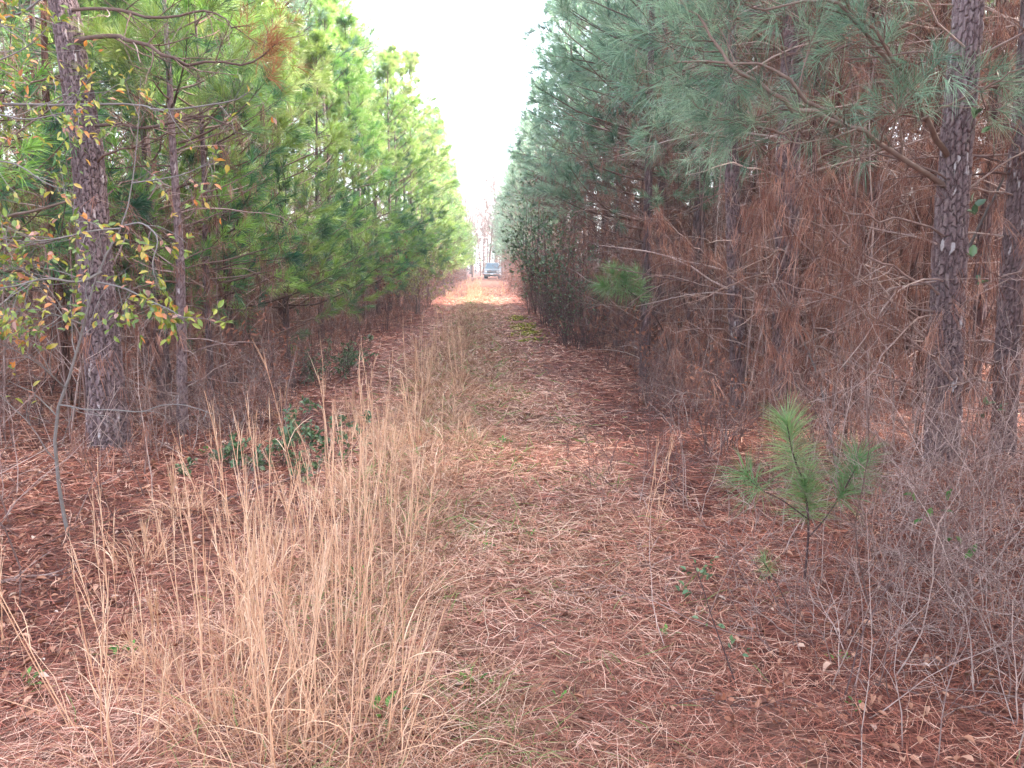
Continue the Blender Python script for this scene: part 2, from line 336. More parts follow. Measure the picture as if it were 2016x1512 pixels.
def make_dead(g, sway, z0, z1, nl, L0, L1, nt=5, asym=.0, straw=0, sw=.0035, el0=.0, el1=.6):
    mb = MB(); z = g.uniform(z0, z1, nl); ph = np.arange(nl)*2.4+g.normal(0, .6, nl)
    el = g.uniform(el0, el1, nl); d = np.stack([np.cos(ph)*np.cos(el), np.sin(ph)*np.cos(el), np.sin(el)], -1)
    L = g.uniform(L0, L1, nl)*(1+asym*np.cos(ph)); P = poly(sway(z), d, L, 7, up=-.03, wob=.12, g=g)
    Rl = np.clip(.004+.005*L, 0, .018)[:, None]*np.linspace(1, .22, 7)[None]
    tubes(mb, P, Rl, 4, 0, g.uniform(.2, 1, nl))
    P2, R2, _ = grow(P, Rl, nt, .2, 1., .4, 1.0, .2, .45, 5, .55, up=-.02, wob=.16, ls=L, g=g, rmin=.0026); tubes(mb, P2, R2, 3, 0, g.uniform(.1, .9, len(P2)))
    P3, R3, _ = grow(P2, R2, 2, .3, 1., .3, 1.0, .35, .8, 4, .7, wob=.16, ls=np.linalg.norm(P2[:, -1]-P2[:, 0], axis=1), g=g, rmin=.0019); tubes(mb, P3, R3, 3, 0, g.uniform(.1, .9, len(P3)))
    me = mb.mesh('dead_branches', [M['twig']]); ms = None
    if straw:
        m2 = MB(); hang(m2, P, straw, .05, 1., g, sw); hang(m2, P2, max(1, straw//4), .1, 1., g, sw)
        zt = g.uniform(z0, z1+.3, straw*7); th = g.uniform(0, 6.3, straw*7); B = sway(zt)+np.stack([np.cos(th)*.09, np.sin(th)*.09, 0*th], -1)
        clump(m2, B, 8, g, sw, .18)
        ms = m2.mesh('dead_needles', [M['straw']])
    return me, ms
def clump(m2, B, k, g, sw, spread=.3, mat=0):
    n = len(B); tc = g.normal(.5, .22, n); ax = nrm(np.stack([g.normal(0, spread, n), g.normal(0, spread, n), -np.ones(n)], -1))
    i = np.repeat(np.arange(n), k)
    D = ax[i]+g.normal(0, .2, (n*k, 3)); up = g.uniform(0, .05, n*k)
    needles(m2, B[i]+g.normal(0, .014, (n*k, 3)), D, g.uniform(.10, .21, n*k), sw, .1, mat, np.clip(tc[i]+g.normal(0, .12, n*k), 0, 1), True, g)
def hang(m2, P, n, s0, s1, g, sw, k=9):
    """bunches of fallen needles caught on dead branches and hanging from them"""
    idx = np.repeat(np.arange(len(P)), n); B, _, _ = sample(P, None, idx, g.uniform(s0, s1, len(idx))); clump(m2, B, k, g, sw)

cone = lambda t: (1-t)**.95
dome = lambda t: np.clip(1-t**1.9, .06, 1)**.8
TRUNK = {}
def variant(seed, kind):
    g = np.random.default_rng(seed); v = {}
    if kind == 'left':                      # pointed crown, green almost to the ground on the side of the path
        H = g.uniform(8.4, 9.6); sw = sway_fn(g, H, .25)
        v['crown'] = make_crown(g, sw, H, g.uniform(.7, 1.1), 2.2, cone, .3, 70, 5, 1, 46, .0072, (.16, .27), 'needle_l', .1, low_bias=1.05)
        v['dead'], v['straw'] = make_dead(g, sw, .2, 2.8, 40, .6, 1.6, 6, .1, 4)
        r0 = g.uniform(.075, .105)
    elif kind == 'right':                   # tall, broad above, bare and arching below
        H = g.uniform(11, 12.6); sw = sway_fn(g, H, .3)
        v['crown'] = make_crown(g, sw, H, g.uniform(2.2, 2.8), 2.0, dome, .15, 76, 5, 1, 38, .0062, (.16, .26), 'needle_r', .1, up=.09, low_bias=1.0)
        v['dead'], v['straw'] = make_dead(g, sw, .3, 4.4, 66, .8, 2.1, 8, .15, 4)
        r0 = g.uniform(.09, .115)
    elif kind == 'inner':                   # bare pole hung with straw, small high crown
        H = g.uniform(9.5, 11.5); sw = sway_fn(g, H, .3)
        v['crown'] = make_crown(g, sw, H, g.uniform(5.7, 6.6), 1.95, dome, 0, 58, 5, 1, 34, .007, (.15, .23), 'needle_r' if seed % 2 else 'needle_l', .1, bent=False)
        v['dead'], v['straw'] = make_dead(g, sw, .3, 4.7, 80, .5, 1.8, 7, 0, 3, .0036)
        r0 = g.uniform(.07, .11)
    elif kind == 'pole':                    # suppressed thin pole, nearly needle-less
        H = g.uniform(7, 9); sw = sway_fn(g, H, .3)
        v['crown'] = make_crown(g, sw, H, H*.68, .9, dome, 0, 22, 4, 1, 26, .006, (.14, .22), 'needle_r', .1, bent=False)
        v['dead'], v['straw'] = make_dead(g, sw, .3, 5.5, 48, .4, 1.2, 5, 0, 6, .0036)
        r0 = g.uniform(.032, .05)
    else:                                   # far copies: fewer, broader needles
        left = kind == 'far_left'; H = g.uniform(9, 10.2) if left else g.uniform(10.6, 12); sw = sway_fn(g, H, .25)
        v['crown'] = make_crown(g, sw, H, 1.2 if left else 1.8, 2.0, cone if left else dome, .2, 80, 4, 2, 19, .0095, (.16, .26), 'needle_l' if left else 'needle_r', .1, bent=False)
        v['dead'], v['straw'] = make_dead(g, sw, .3, 2.6, 22, .6, 1.5, 4, .1, 4, .008)
        r0 = .09
    zz = np.linspace(-.15, H*.99, 14); Pt = sw(np.maximum(zz, 0)); Pt[:, 2] = zz
    v['trunk'] = make_trunk(Pt, np.linspace(1, .1, 14)*r0, 26, 150, g, .35, .009, mat='bark_red' if kind in ('pole',) else 'bark', bias=-.08)
    return v
V_ = {k: [variant(s, k) for s in ss] for k, ss in dict(left=(11, 12, 13, 14), right=(21, 22, 23, 24), inner=(31, 32, 33, 34), pole=(35, 36, 37), far_left=(41, 42), far_right=(51, 52)).items()}
def place_pine(x, y, kind, label, group, rz, s=1., k=None):
    v = V_[kind][int(rng.integers(len(V_[kind]))) if k is None else k]
    t = thing('pine_tree', label, 'pine tree', (x, y, float(gz(x, y))), rz, group, s)
    link('trunk', v['trunk'], t); link('crown', v['crown'], t); d = link('dead_branches', v['dead'], t)
    if v['straw']: link('dead_needles', v['straw'], d)
    return t

ORD = 'first second third fourth fifth sixth seventh eighth ninth tenth eleventh twelfth thirteenth fourteenth'.split()
# --- edge rows
LEFT = [(-3.7, 8.9), (-3.35, 10.2), (-3.75, 11.6), (-3.3, 12.9), (-3.8, 14.6), (-3.45, 16.3), (-3.6, 18.2), (-3.3, 20.2), (-3.5, 22.3)]
for i, (x, y) in enumerate(LEFT):
    place_pine(x, y, 'left', f'green-needled pine on the left edge of the path, {ORD[i]} beyond the thick leaning trunk', 'pines along the left edge', rng.normal(0, .3), (.72, .67, .72, .67, .72, .70, .78, .80, .84)[i], i % 4)
RIGHT = [(2.25, 10.7), (3.6, 13.2), (3.3, 14.6), (3.45, 17.0), (3.3, 19.2), (3.3, 21.6), (3.25, 24.0)]
for i, (x, y) in enumerate(RIGHT):
    place_pine(x, y, 'right', f'tall blue-green pine on the right path edge, {ORD[i]} beyond the drooping green sapling' if i else 'tall blue-green pine with dark trunk directly behind the low green sapling branch', 'pines along the right edge', math.pi+rng.normal(0, .3), (.74 if i == 0 else rng.uniform(.9, 1.02)), i % 4)
y = 24.6
while y < 99:
    place_pine(-3.2+rng.normal(0, .15), y, 'left' if y < 34 else 'far_left', 'distant yellow-green pine in the pointed row down the left edge of the path', 'far pines along the left edge', rng.normal(0, .6), rng.uniform(.78, 1.16)*min(1, .88+(y-24)*.01)); y += rng.uniform(2.0, 2.6)
y = 26.3
while y < 99:
    if not 31.5 < y < 41:
        place_pine(3.1+rng.normal(0, .15), y, 'right' if y < 34 else 'far_right', 'distant blue-green pine in the tall row down the right edge of the path', 'far pines along the right edge', math.pi+rng.normal(0, .6), rng.uniform(.8, 1.12))
    y += rng.uniform(2.0, 2.6)
for k in range(12):  # extra pines added here to keep sun off the truck
    place_pine(5.4+rng.normal(0, .3)+2.2*(k % 2), 80+k*1.75, 'far_right', 'pine added in the stand to shade the parked truck', 'pines added to shade the truck', rng.uniform(0, 6.3), rng.uniform(.85, 1.05))
# --- rows inside the stand
for side in (-1, 1):
    for r, (xr, y0, y1) in enumerate([(5.3, 4.5 if side > 0 else 7.8, 62), (7.5, 6.5, 44), (9.7, 9.5, 38), (11.9, 12.5, 36), (14.1, 16, 36), (16.3, 20, 36)]):
        y = y0
        while y < y1:
            if not (side > 0 and 31.5 < y < 41.5):
                nearlab = (side > 0)
                lab = ('straw-hung pine pole inside the shady right stand' if side > 0 else 'pine standing inside the shady left stand behind the edge row')
                kind = 'inner' if (side > 0 or r > 0) else ('left' if y < 16 else 'inner')
                place_pine(side*(xr+rng.normal(0, .3)), y+rng.normal(0, .2), kind, lab, 'pines inside the right stand' if side > 0 else 'pines inside the left stand', rng.uniform(0, 6.3) if kind == 'inner' else rng.normal(0, .4), rng.uniform(.85, 1.08))
            y += rng.uniform(1.7, 2.4)+.02*y

for k in range(64):
    yy = 7.5+17*rng.uniform(0, 1)**1.2; left = k % 8 == 0; lo, hi = (3.9, 9) if left else (2.9, min(.68*yy-.3, 11)); xx = rng.uniform(lo, max(hi, lo+.4))
    place_pine(-xx if left else xx, yy, 'pole', 'thin suppressed pine pole inside the shady '+('left' if left else 'right')+' stand, far thinner than its neighbours', 'thin poles inside the '+('left' if left else 'right')+' stand', rng.uniform(0, 6.3), rng.uniform(.8, 1.15))
# unseen pines added beside and behind the viewer to shade the foreground
for (x, y) in [(5.0, 2.2), (4.2, 0), (3.4, -2.4), (3.3, -4.2), (5.4, -.8), (4.5, 3.2), (6.3, 3.0), (7.0, 4.5), (8.3, 3.4), (6.5, 1.1), (8.4, 5.3), (8.0, .3), (-3.6, -1.8), (-3.6, -4.2)]:
    place_pine(x, y, 'right' if x > 0 else 'left', 'unseen shading pine added beside the near end of the path', 'unseen shading pines', math.pi*(x > 0)+rng.normal(0, .4), rng.uniform(.9, 1.05))
# ------------------------------------------------------------------ hero pines
def px_line(pts, K=16): return spline([at(*p) for p in pts], K)
def branch_obj(name, parent, pts, r0, r1, g, n2_=6, n3=3, l=(.25, .5), mat='limb', needle=None, nn=26, s0=.45, Ln=(.16, .24), W=.0024, straw=0, tn=.6, a=(.4, 1.0), label=None, up=.05, droop=.2):
    """one limb traced through its points, with its twigs; needles and hanging straw are its sub-parts"""
    P = px_line(pts)[None]; P[0, 2:] += g.normal(0, .012, (14, 3)); L = np.linalg.norm(np.diff(P[0], axis=0), axis=1).sum(); R = np.linspace(r0, r1, 16)[None]
    mb = MB(); tubes(mb, P, R, 7, 0, tn)
    P2, R2, _ = grow(P, R, n2_, .15, 1., a[0], a[1], l[0], l[1], 6, .5, up=up, wob=.13, g=g, rmin=.0022); tubes(mb, P2, R2, 4, 0, g.uniform(.2, .9, len(P2)))
    P3, R3, _ = grow(P2, R2, n3, .25, 1., .35, .95, .3, .6, 5, .6, up=up, wob=.13, ls=np.linalg.norm(P2[:, -1]-P2[:, 0], axis=1)*1.2, g=g, rmin=.0014); tubes(mb, P3, R3, 3, 0, g.uniform(.2, .9, len(P3)))
    o = mb.obj(name, [M[mat]], parent)
    if needle:
        m2 = MB()
        for Q, k, s in ((P, nn, .85), (P2, nn, .55), (P3, nn, .5)): tufts(m2, Q, k, s, Ln[0], Ln[1], W, .25, 1.0, droop, 0, True, g, .5, .2)
        m2.obj('needles', [M[needle]], o)
    if straw:
        m3 = MB(); hang(m3, P, straw*2, .1, 1, g, .0026, 12); hang(m3, P2, straw, .1, 1, g, .0026, 12); hang(m3, P3, max(1, straw//2), .1, 1, g, .0026, 10)
        m3.obj('dead_needles', [M['straw']], o)
    return o
g = np.random.default_rng(101)
# left: thick plated trunk
tA = thing('pine_tree', 'thick plated pine trunk leaning beside the autumn-leaved shrub, its lower limbs dead', 'pine tree', (0, 0, 0))
ptsA = [at(218, 915, 6.6), at(215, 880, 6.6), at(208, 760, 6.6), at(198, 640, 6.62), at(188, 520, 6.64), at(181, 420, 6.66), at(172, 300, 6.68), at(152, 170, 6.7), at(128, 20, 6.75), at(100, -120, 6.8)]
top = ptsA[-1]; ptsA += [top+np.array([-.15, .1, 2.0]), top+np.array([-.25, .1, 4.2]), top+np.array([-.3, .15, 5.6])]
RA = np.array([.145, .14, .128, .12, .115, .112, .108, .102, .096, .088, .07, .045, .015])
link('trunk', make_trunk(np.array(ptsA), RA, 110, 700, g, .38, .016), tA)
branch_obj('branch', tA, [(150, 80, 6.65), (208, 69, 6.4), (250, 75, 6.2), (288, 87, 6.1), (333, 108, 6.0), (382, 121, 5.95), (451, 130, 5.9), (503, 120, 5.9), (545, 85, 5.9)], .019, .005, g, 18, 6, (.2, .55), 'limb', tn=.2)
rb = tA.children[-1]; m2 = MB()
for (a, b, c) in ((478, 75, 5.9), (500, 110, 5.9), (525, 95, 5.85), (540, 60, 5.9), (548, 110, 5.9), (515, 140, 5.9), (480, 110, 5.95)):
    c0 = at(a, b, c); Pq = poly(np.repeat(c0[None], 5, 0)+g.normal(0, .05, (5, 3)), np.array([[.5, 0, .5]])+g.normal(0, .5, (5, 3)), .14, 4, .1, .1, g)
    tufts(m2, Pq, 22, .1, .11, .18, .0026, .3, 1.1, .1, 0, True, g)
m2.obj('dead_needles', [M['red_needle']], rb)
branch_obj('branch', tA, [(184, 247, 6.66), (243, 245, 6.4), (312, 250, 6.2), (382, 232, 6.1), (434, 240, 6.0), (479, 264, 6.0)], .015, .004, g, 16, 6, (.15, .45), 'limb', tn=.15)
branch_obj('branch', tA, [(182, 323, 6.66), (229, 298, 6.5), (264, 288, 6.4), (330, 264, 6.3), (400, 250, 6.25)], .012, .003, g, 14, 5, (.15, .45), 'limb', tn=.3)
branch_obj('branch', tA, [(140, 20, 6.7), (230, 15, 6.3), (320, 40, 6.1), (400, 20, 6.0), (460, 50, 5.9), (490, 48, 5.9)], .014, .003, g, 12, 4, (.2, .5), 'limb', tn=.2)
branch_obj('branch', tA, [(150, 180, 6.7), (110, 150, 6.6), (60, 160, 6.5), (0, 120, 6.5), (-80, 100, 6.4)], .012, .003, g, 10, 3, (.2, .5), 'limb', tn=.4)
branch_obj('branch', tA, [(190, 400, 6.64), (240, 360, 6.9), (300, 350, 7.2), (360, 310, 7.4)], .009, .003, g, 8, 3, (.15, .4), 'twig')
cA = MB(); zt = np.linspace(0, 1, 36); base = np.array(ptsA[9]); 
phA = g.uniform(0, 6.3, 36); PA = poly(base+np.stack([-.25*zt, .1*zt, zt*5], -1), np.stack([np.cos(phA), np.sin(phA), .3+zt*.8], -1), 1.7*(1-zt)**.7+.3, 7, .08, .08, g)
RAc = np.full((36, 1), .014)*np.linspace(1, .3, 7)[None]; tubes(cA, PA, RAc, 4, 0, .4)
P2, R2, _ = grow(PA, RAc, 6, .3, 1, .4, 1, .3, .6, 5, .6, .08, .1, g=g); tubes(cA, P2, R2, 3, 0, .4)
tufts(cA, PA, 40, .6, .14, .22, .004, .3, 1.1, .15, 1, True, g); tufts(cA, P2, 40, .3, .14, .22, .004, .3, 1.1, .15, 1, True, g)
cA.obj('crown', [M['limb'], M['needle_l']], tA)

# right: flaking trunk with long arching limbs
tB = thing('pine_tree', 'flaky grey-barked pine with long arching limbs reaching out over the young sapling', 'pine tree')
ptsB = [at(1848, 1000, 5.6), at(1850, 960, 5.6), at(1856, 850, 5.6), at(1862, 700, 5.6), at(1868, 560, 5.6), at(1872, 440, 5.6), at(1880, 330, 5.6), at(1892, 180, 5.62), at(1906, 20, 5.65), at(1916, -120, 5.7)]
top = ptsB[-1]; ptsB += [top+np.array([.05, .1, 2.2]), top+np.array([.0, .1, 4.8]), top+np.array([.0, .1, 7.4])]
RB = np.array([.125, .122, .118, .115, .112, .108, .104, .1, .098, .094, .075, .05, .015])*.84
link('trunk', make_trunk(np.array(ptsB), RB, 110, 700, g, .15, .017, bias=.16), tB)
LIMB = dict(mat='limb', needle='needle_r', straw=0)
branch_obj('branch', tB, [(1868, 372, 5.6), (1790, 318, 5.4), (1715, 270, 5.25), (1665, 245, 5.15), (1600, 205, 5.1), (1530, 142, 5.0), (1450, 124, 4.9), (1330, 120, 4.9)], .021, .006, g, 16, 4, (.3, .7), 'limb', 'needle_r', 30, tn=.75)
branch_obj('branch', tB, [(1662, 246, 5.15), (1570, 214, 5.0), (1490, 168, 4.95), (1435, 120, 4.9), (1390, 50, 4.9), (1340, 0, 4.9)], .018, .005, g, 10, 4, (.3, .7), 'limb', 'needle_r', 30, tn=.8)
branch_obj('branch', tB, [(1660, 248, 5.15), (1600, 258, 5.1), (1540, 262, 5.05), (1480, 250, 5.0), (1420, 235, 5.0), (1360, 200, 5.0)], .010, .003, g, 9, 3, (.2, .5), 'limb', 'needle_r', 22, tn=.7)
branch_obj('branch', tB, [(1872, 318, 5.6), (1838, 258, 5.45), (1812, 205, 5.35), (1788, 155, 5.3), (1760, 120, 5.2), (1710, 50, 5.1), (1650, -10, 5.0)], .022, .006, g, 12, 4, (.3, .7), 'limb', 'needle_r', 30, tn=.55)
branch_obj('branch', tB, [(1782, 160, 5.3), (1700, 60, 5.2), (1630, 0, 5.1), (1560, 10, 5.0), (1480, 15, 5.0), (1400, -20, 5.0)], .014, .004, g, 10, 4, (.3, .7), 'limb', 'needle_r', 30, tn=.7)
branch_obj('branch', tB, [(1815, 235, 5.4), (1880, 205, 5.2), (1950, 165, 5.0), (2040, 120, 4.9)], .010, .004, g, 8, 3, (.2, .5), 'limb', 'needle_r', 20, tn=.7)
DEAD = dict(mat='twig', tn=.62, up=.0)
branch_obj('branch', tB, [(1868, 775, 5.6), (1875, 753, 5.5), (1850, 715, 5.4), (1815, 685, 5.3), (1740, 635, 5.2), (1675, 600, 5.1), (1600, 575, 5.05), (1540, 555, 5.0)], .012, .003, g, 14, 4, (.2, .5), straw=1, **DEAD)
branch_obj('branch', tB, [(1840, 775, 5.6), (1712, 732, 5.3), (1641, 700, 5.2), (1591, 661, 5.1), (1563, 615, 5.05), (1530, 540, 5.0)], .009, .0025, g, 12, 4, (.2, .5), straw=1, **DEAD)
branch_obj('branch', tB, [(1850, 930, 5.6), (1779, 892, 5.4), (1698, 835, 5.2), (1612, 785, 5.1), (1563, 743, 5.0), (1545, 700, 5.0)], .010, .003, g, 12, 4, (.2, .5), straw=1, **DEAD)
branch_obj('branch', tB, [(1860, 720, 5.6), (1808, 682, 5.5), (1684, 604, 5.3), (1620, 530, 5.2), (1584, 480, 5.1), (1500, 400, 5.0)], .010, .0025, g, 12, 4, (.2, .5), straw=1, **DEAD)
branch_obj('branch', tB, [(1865, 590, 5.6), (1790, 540, 5.4), (1700, 500, 5.2), (1600, 440, 5.1), (1500, 420, 5.0)], .011, .0025, g, 14, 4, (.25, .6), straw=1, **DEAD)
branch_obj('branch', tB, [(1866, 640, 5.6), (1930, 570, 5.3), (1985, 540, 5.1), (2060, 500, 5.0)], .010, .003, g, 12, 4, (.2, .5), straw=1, **DEAD)
branch_obj('branch', tB, [(1872, 470, 5.6), (1800, 440, 5.3), (1720, 430, 5.1), (1640, 400, 5.0), (1560, 350, 4.9)], .010, .0025, g, 12, 4, (.25, .6), straw=1, **DEAD)
branch_obj('branch', tB, [(1862, 755, 5.6), (1920, 745, 5.3), (1975, 750, 5.1), (2060, 690, 5.0)], .012, .004, g, 10, 4, (.2, .5), straw=1, **DEAD)
for k in range(22):                      # more curving dead limbs on the same trunk
    z0 = g.uniform(.9, 4.6); st = np.array([np.interp(z0, [q[2] for q in ptsB], [q[0] for q in ptsB]), 5.58, z0]); L = g.uniform(1.0, 2.3)
    P = poly(st[None], np.array([[-1+.5*(k % 4 == 0)*3, g.normal(-.25, .3), g.uniform(.0, .7)]]), L, 12, -.035, .11, g); Rr = np.linspace(.0085, .002, 12)[None]; mb = MB(); tubes(mb, P, Rr, 5, 0, g.uniform(.55, .95))
    P2, R2, _ = grow(P, Rr, 11, .12, 1, .35, 1, .2, .55, 6, .5, -.02, .15, g=g, rmin=.0018); tubes(mb, P2, R2, 3, 0, g.uniform(.3, .95, 11)); P3, R3, _ = grow(P2, R2, 3, .2, 1, .35, 1, .1, .25, 5, .6, 0, .16, g=g, rmin=.0014); tubes(mb, P3, R3, 3, 0, .6)
    mb.obj('branch', [M['twig']], tB)
cB = MB(); zt = np.linspace(0, 1, 30); base = np.array(ptsB[9]); phB = np.arange(30)*2.4
PB = poly(base+np.stack([0*zt, .1*zt, zt*7], -1), np.stack([np.cos(phB), np.sin(phB), .3+zt*.8], -1), 2.1*(1-zt**2.5)**.6+.3, 7, .08, .08, g)
RBc = np.full((30, 1), .018)*np.linspace(1, .3, 7)[None]; tubes(cB, PB, RBc, 4, 0, .4)
P2, R2, _ = grow(PB, RBc, 7, .3, 1, .4, 1, .3, .7, 5, .6, .08, .1, g=g); tubes(cB, P2, R2, 3, 0, .4)
tufts(cB, PB, 40, .6, .15, .23, .004, .3, 1.1, .15, 1, True, g); tufts(cB, P2, 40, .3, .15, .23, .004, .3, 1.1, .15, 1, True, g)
cB.obj('crown', [M['limb'], M['needle_r']], tB)

# the other traced trunks near the path
def mid_pine(name, label, pts, R, lean_top, kind, dead=None, bias=0., cr=None, mat='bark', sides=60, rings=420, depth=.011):
    gg = np.random.default_rng(len(label)*7+3)
    t = thing(name, label, 'pine tree'); P = [at(*p) for p in pts]; top = P[-1]
    for q in lean_top: P.append(top+np.array(q))
    P = np.array(P); link('trunk', make_trunk(P, np.array(R), sides, rings, gg, .25, depth, mat=mat, bias=bias), t)
    zs = P[:, 2]; b0 = P[1]
    def sw(z):
        z = np.asarray(z, float); return np.stack([np.interp(z, zs, P[:, 0]), np.interp(z, zs, P[:, 1]), z], -1)
    if cr:
        H, z0, Lm, prof, nl, mt, asym = cr
        me = make_crown(gg, sw, H, z0, Lm, prof, asym, nl, 5, 2, 32, .0034, (.15, .23), mt, .1); link('crown', me, t)
    if dead:
        d_, s_ = make_dead(gg, sw, *dead); d = link('dead_branches', d_, t)
        if s_: link('dead_needles', s_, d)
    return t
tC = mid_pine('pine_tree', 'dark straight pine trunk rising directly behind the young pine sapling', [(1545, 860, 8.0), (1546, 820, 8.0), (1546, 700, 8.0), (1547, 520, 8.0), (1552, 300, 8.0), (1562, 60, 8.0), (1570, -100, 8.0)], [.13, .125, .118, .11, .104, .095, .09, .06, .012], [(0, .1, 3), (.1, .1, 6.5)], 'right', (.5, 4.2, 54, .9, 2.2, 8, .15, 3, .003), cr=(11, 3.6, 2.2, dome, 70, 'needle_r', .0))
branch_obj('branch', tC, [(1546, 604, 8.0), (1470, 569, 7.6), (1406, 515, 7.3), (1364, 480, 7.1), (1310, 420, 7.0)], .013, .003, g, 12, 4, (.3, .6), straw=1, **DEAD)
branch_obj('branch', tC, [(1542, 778, 8.0), (1435, 750, 7.6), (1378, 725, 7.4), (1335, 693, 7.2)], .011, .003, g, 10, 4, (.2, .5), straw=1, **DEAD)
branch_obj('branch', tC, [(1548, 345, 8.0), (1500, 290, 7.6), (1450, 270, 7.3), (1380, 265, 7.0), (1310, 240, 6.9)], .014, .004, g, 12, 4, (.3, .7), 'limb', 'needle_r', 26, tn=.5)
for k in range(12):
    z0 = g.uniform(.7, 4.2); P = poly(np.array([[at(1546, 600, 8.0)[0], 8.0, z0]]), np.array([[g.choice([-1, -1, 1]), g.normal(-.6, .4), g.uniform(-.1, .6)]]), g.uniform(1.0, 2.4), 12, -.035, .11, g); Rr = np.linspace(.010, .0025, 12)[None]; mb = MB(); tubes(mb, P, Rr, 5, 0, g.uniform(.4, .9))
    P2, R2, _ = grow(P, Rr, 11, .12, 1, .35, 1, .2, .55, 6, .5, -.02, .15, g=g, rmin=.0022); tubes(mb, P2, R2, 3, 0, g.uniform(.3, .9, 11)); P3, R3, _ = grow(P2, R2, 3, .2, 1, .35, 1, .1, .25, 5, .6, 0, .16, g=g, rmin=.0017); tubes(mb, P3, R3, 3, 0, .6)
    mb.obj('branch', [M['twig']], tC)
mid_pine('pine_tree', 'slim pine trunk with straw heaped at its foot, left of the sapling', [(1452, 870, 8.2), (1455, 830, 8.2), (1452, 700, 8.2), (1446, 520, 8.2), (1440, 300, 8.2), (1438, 60, 8.2)], [.08, .075, .07, .066, .06, .05, .03, .008], [(0, .1, 2), (.1, .1, 4)], 'right', (.4, 4.5, 36, .7, 1.7, 7, 0, 5, .003), cr=(9, 4.6, 1.5, dome, 40, 'needle_r', 0))
mid_pine('pine_tree', 'lichen-flecked pine trunk right of the flaky grey-barked pine, half behind twigs', [(1968, 990, 5.9), (1972, 940, 5.9), (1980, 760, 5.9), (1992, 560, 5.9), (2004, 380, 5.9), (2020, 160, 5.9), (2034, -40, 5.9)], [.085, .08, .076, .072, .068, .062, .058, .04, .01], [(0, .1, 3), (.1, .1, 5.5)], 'right', (.4, 4.6, 40, .6, 1.5, 7, 0, 3, .0026), bias=.1, cr=(10, 4.6, 1.7, dome, 45, 'needle_r', 0))
mid_pine('pine_tree', 'thin straight young pine just right of the thick plated trunk', [(361, 880, 7.2), (360, 860, 7.2), (359, 780, 7.2), (357, 660, 7.2), (355, 520, 7.2), (350, 440, 7.2), (338, 250, 7.2), (330, 100, 7.2)], [.048, .044, .041, .038, .034, .031, .026, .021, .006], [(-.05, .1, 1.6)], 'left', (.3, 2.8, 38, .4, 1.1, 5, 0, 1, .0026), sides=30, depth=.006, bias=.15, cr=(5.2, 2.3, .8, cone, 26, 'needle_l', .1))
mid_pine('pine_tree', 'very thin dark pine pole behind the thin straight young pine', [(417, 820, 8.7), (416, 800, 8.7), (412, 680, 8.7), (405, 520, 8.7), (400, 300, 8.7)], [.038, .034, .031, .028, .023, .005], [(0, 0, 2.0)], 'left', (.3, 3.0, 30, .4, 1.2, 5, 0, 1, .003), sides=24, depth=.005, cr=(5.4, 2.6, .9, cone, 26, 'needle_l', .1))

# ------------------------------------------------------------------ forest floor: straw, leaves, short grass
g = np.random.default_rng(202)
def spread(n, y0, y1, k=.78, pw=1.0):
    u = g.uniform(0, 1, n)**pw; Y = y0*np.exp(u*math.log(y1/y0)); X = (k*Y+.4)*g.uniform(-1, 1, n)+.035*Y
    return X, Y
def on_path(X, Y): return 1/(1+np.exp(-(1.25-np.abs(X+.15+.15*np.sin(Y*.7)))/.18))
def litter(n, y0, y1, pw):
    X, Y = spread(n, y0, y1, pw=pw); p = on_path(X, Y); c = n2(X, Y, 1.1, 3)
    rut = np.exp(-((X-.75)/.4)**2)+np.exp(-((X+1.35)/.35)**2)
    keep = g.uniform(0, 1, n) < np.clip(1-.62*p*(1-rut)+.3*(c-.5), .2, 1); X, Y, p, c = X[keep], Y[keep], p[keep], c[keep]
    m = len(X); a = g.uniform(0, 6.3, m)+.8*np.sin(X*3+Y*2); el = g.normal(.03, .13, m)
    D = np.stack([np.cos(a)*np.cos(el), np.sin(a)*np.cos(el), np.sin(el)], -1)
    B = np.stack([X, Y, gz(X, Y)+.006+g.uniform(0, .032, m)*(1+.4*(Y > 12))+.05*np.clip(n2(X, Y, 3.2, 17)-.52, 0, 1)], -1); L = g.uniform(.09, .2, m)
    V = .0017*np.clip(Y/2.6, .8, 7); s = np.stack([-np.sin(a), np.cos(a), g.normal(0, .35, m)], -1)*(V*.5)[:, None]
    tip = B+D*L[:, None]; tip[:, 2] = np.maximum(tip[:, 2], gz(tip[:, 0], tip[:, 1])+.006)
    bow = np.stack([-np.sin(a), np.cos(a), 0*a], -1)*(g.normal(0, .1, m)*L)[:, None]; mid = (B+tip)/2+bow
    VV = np.stack([B-s, B+s, mid+s, mid-s, tip], 1); b = (np.arange(m)*5)[:, None]; mb = MB()
    ti = np.clip(g.normal(.40, .36, m)+.4*(c-.5)+.24*p, 0, 1)  # wide tint spread; the dark strands stand in for shadows in the straw
    mb.add(VV.reshape(-1, 3), quads=b+np.array([[0, 1, 2, 3]]), tris=b+np.array([[3, 2, 4]]), tint=np.repeat(ti, 5)); return mb
tag(litter(330000, 1.75, 60, .7).obj('pine_straw', [M['litter']]), 'rusty carpet of fallen pine needles over the forest floor and wheel ruts', 'pine straw', kind='stuff')

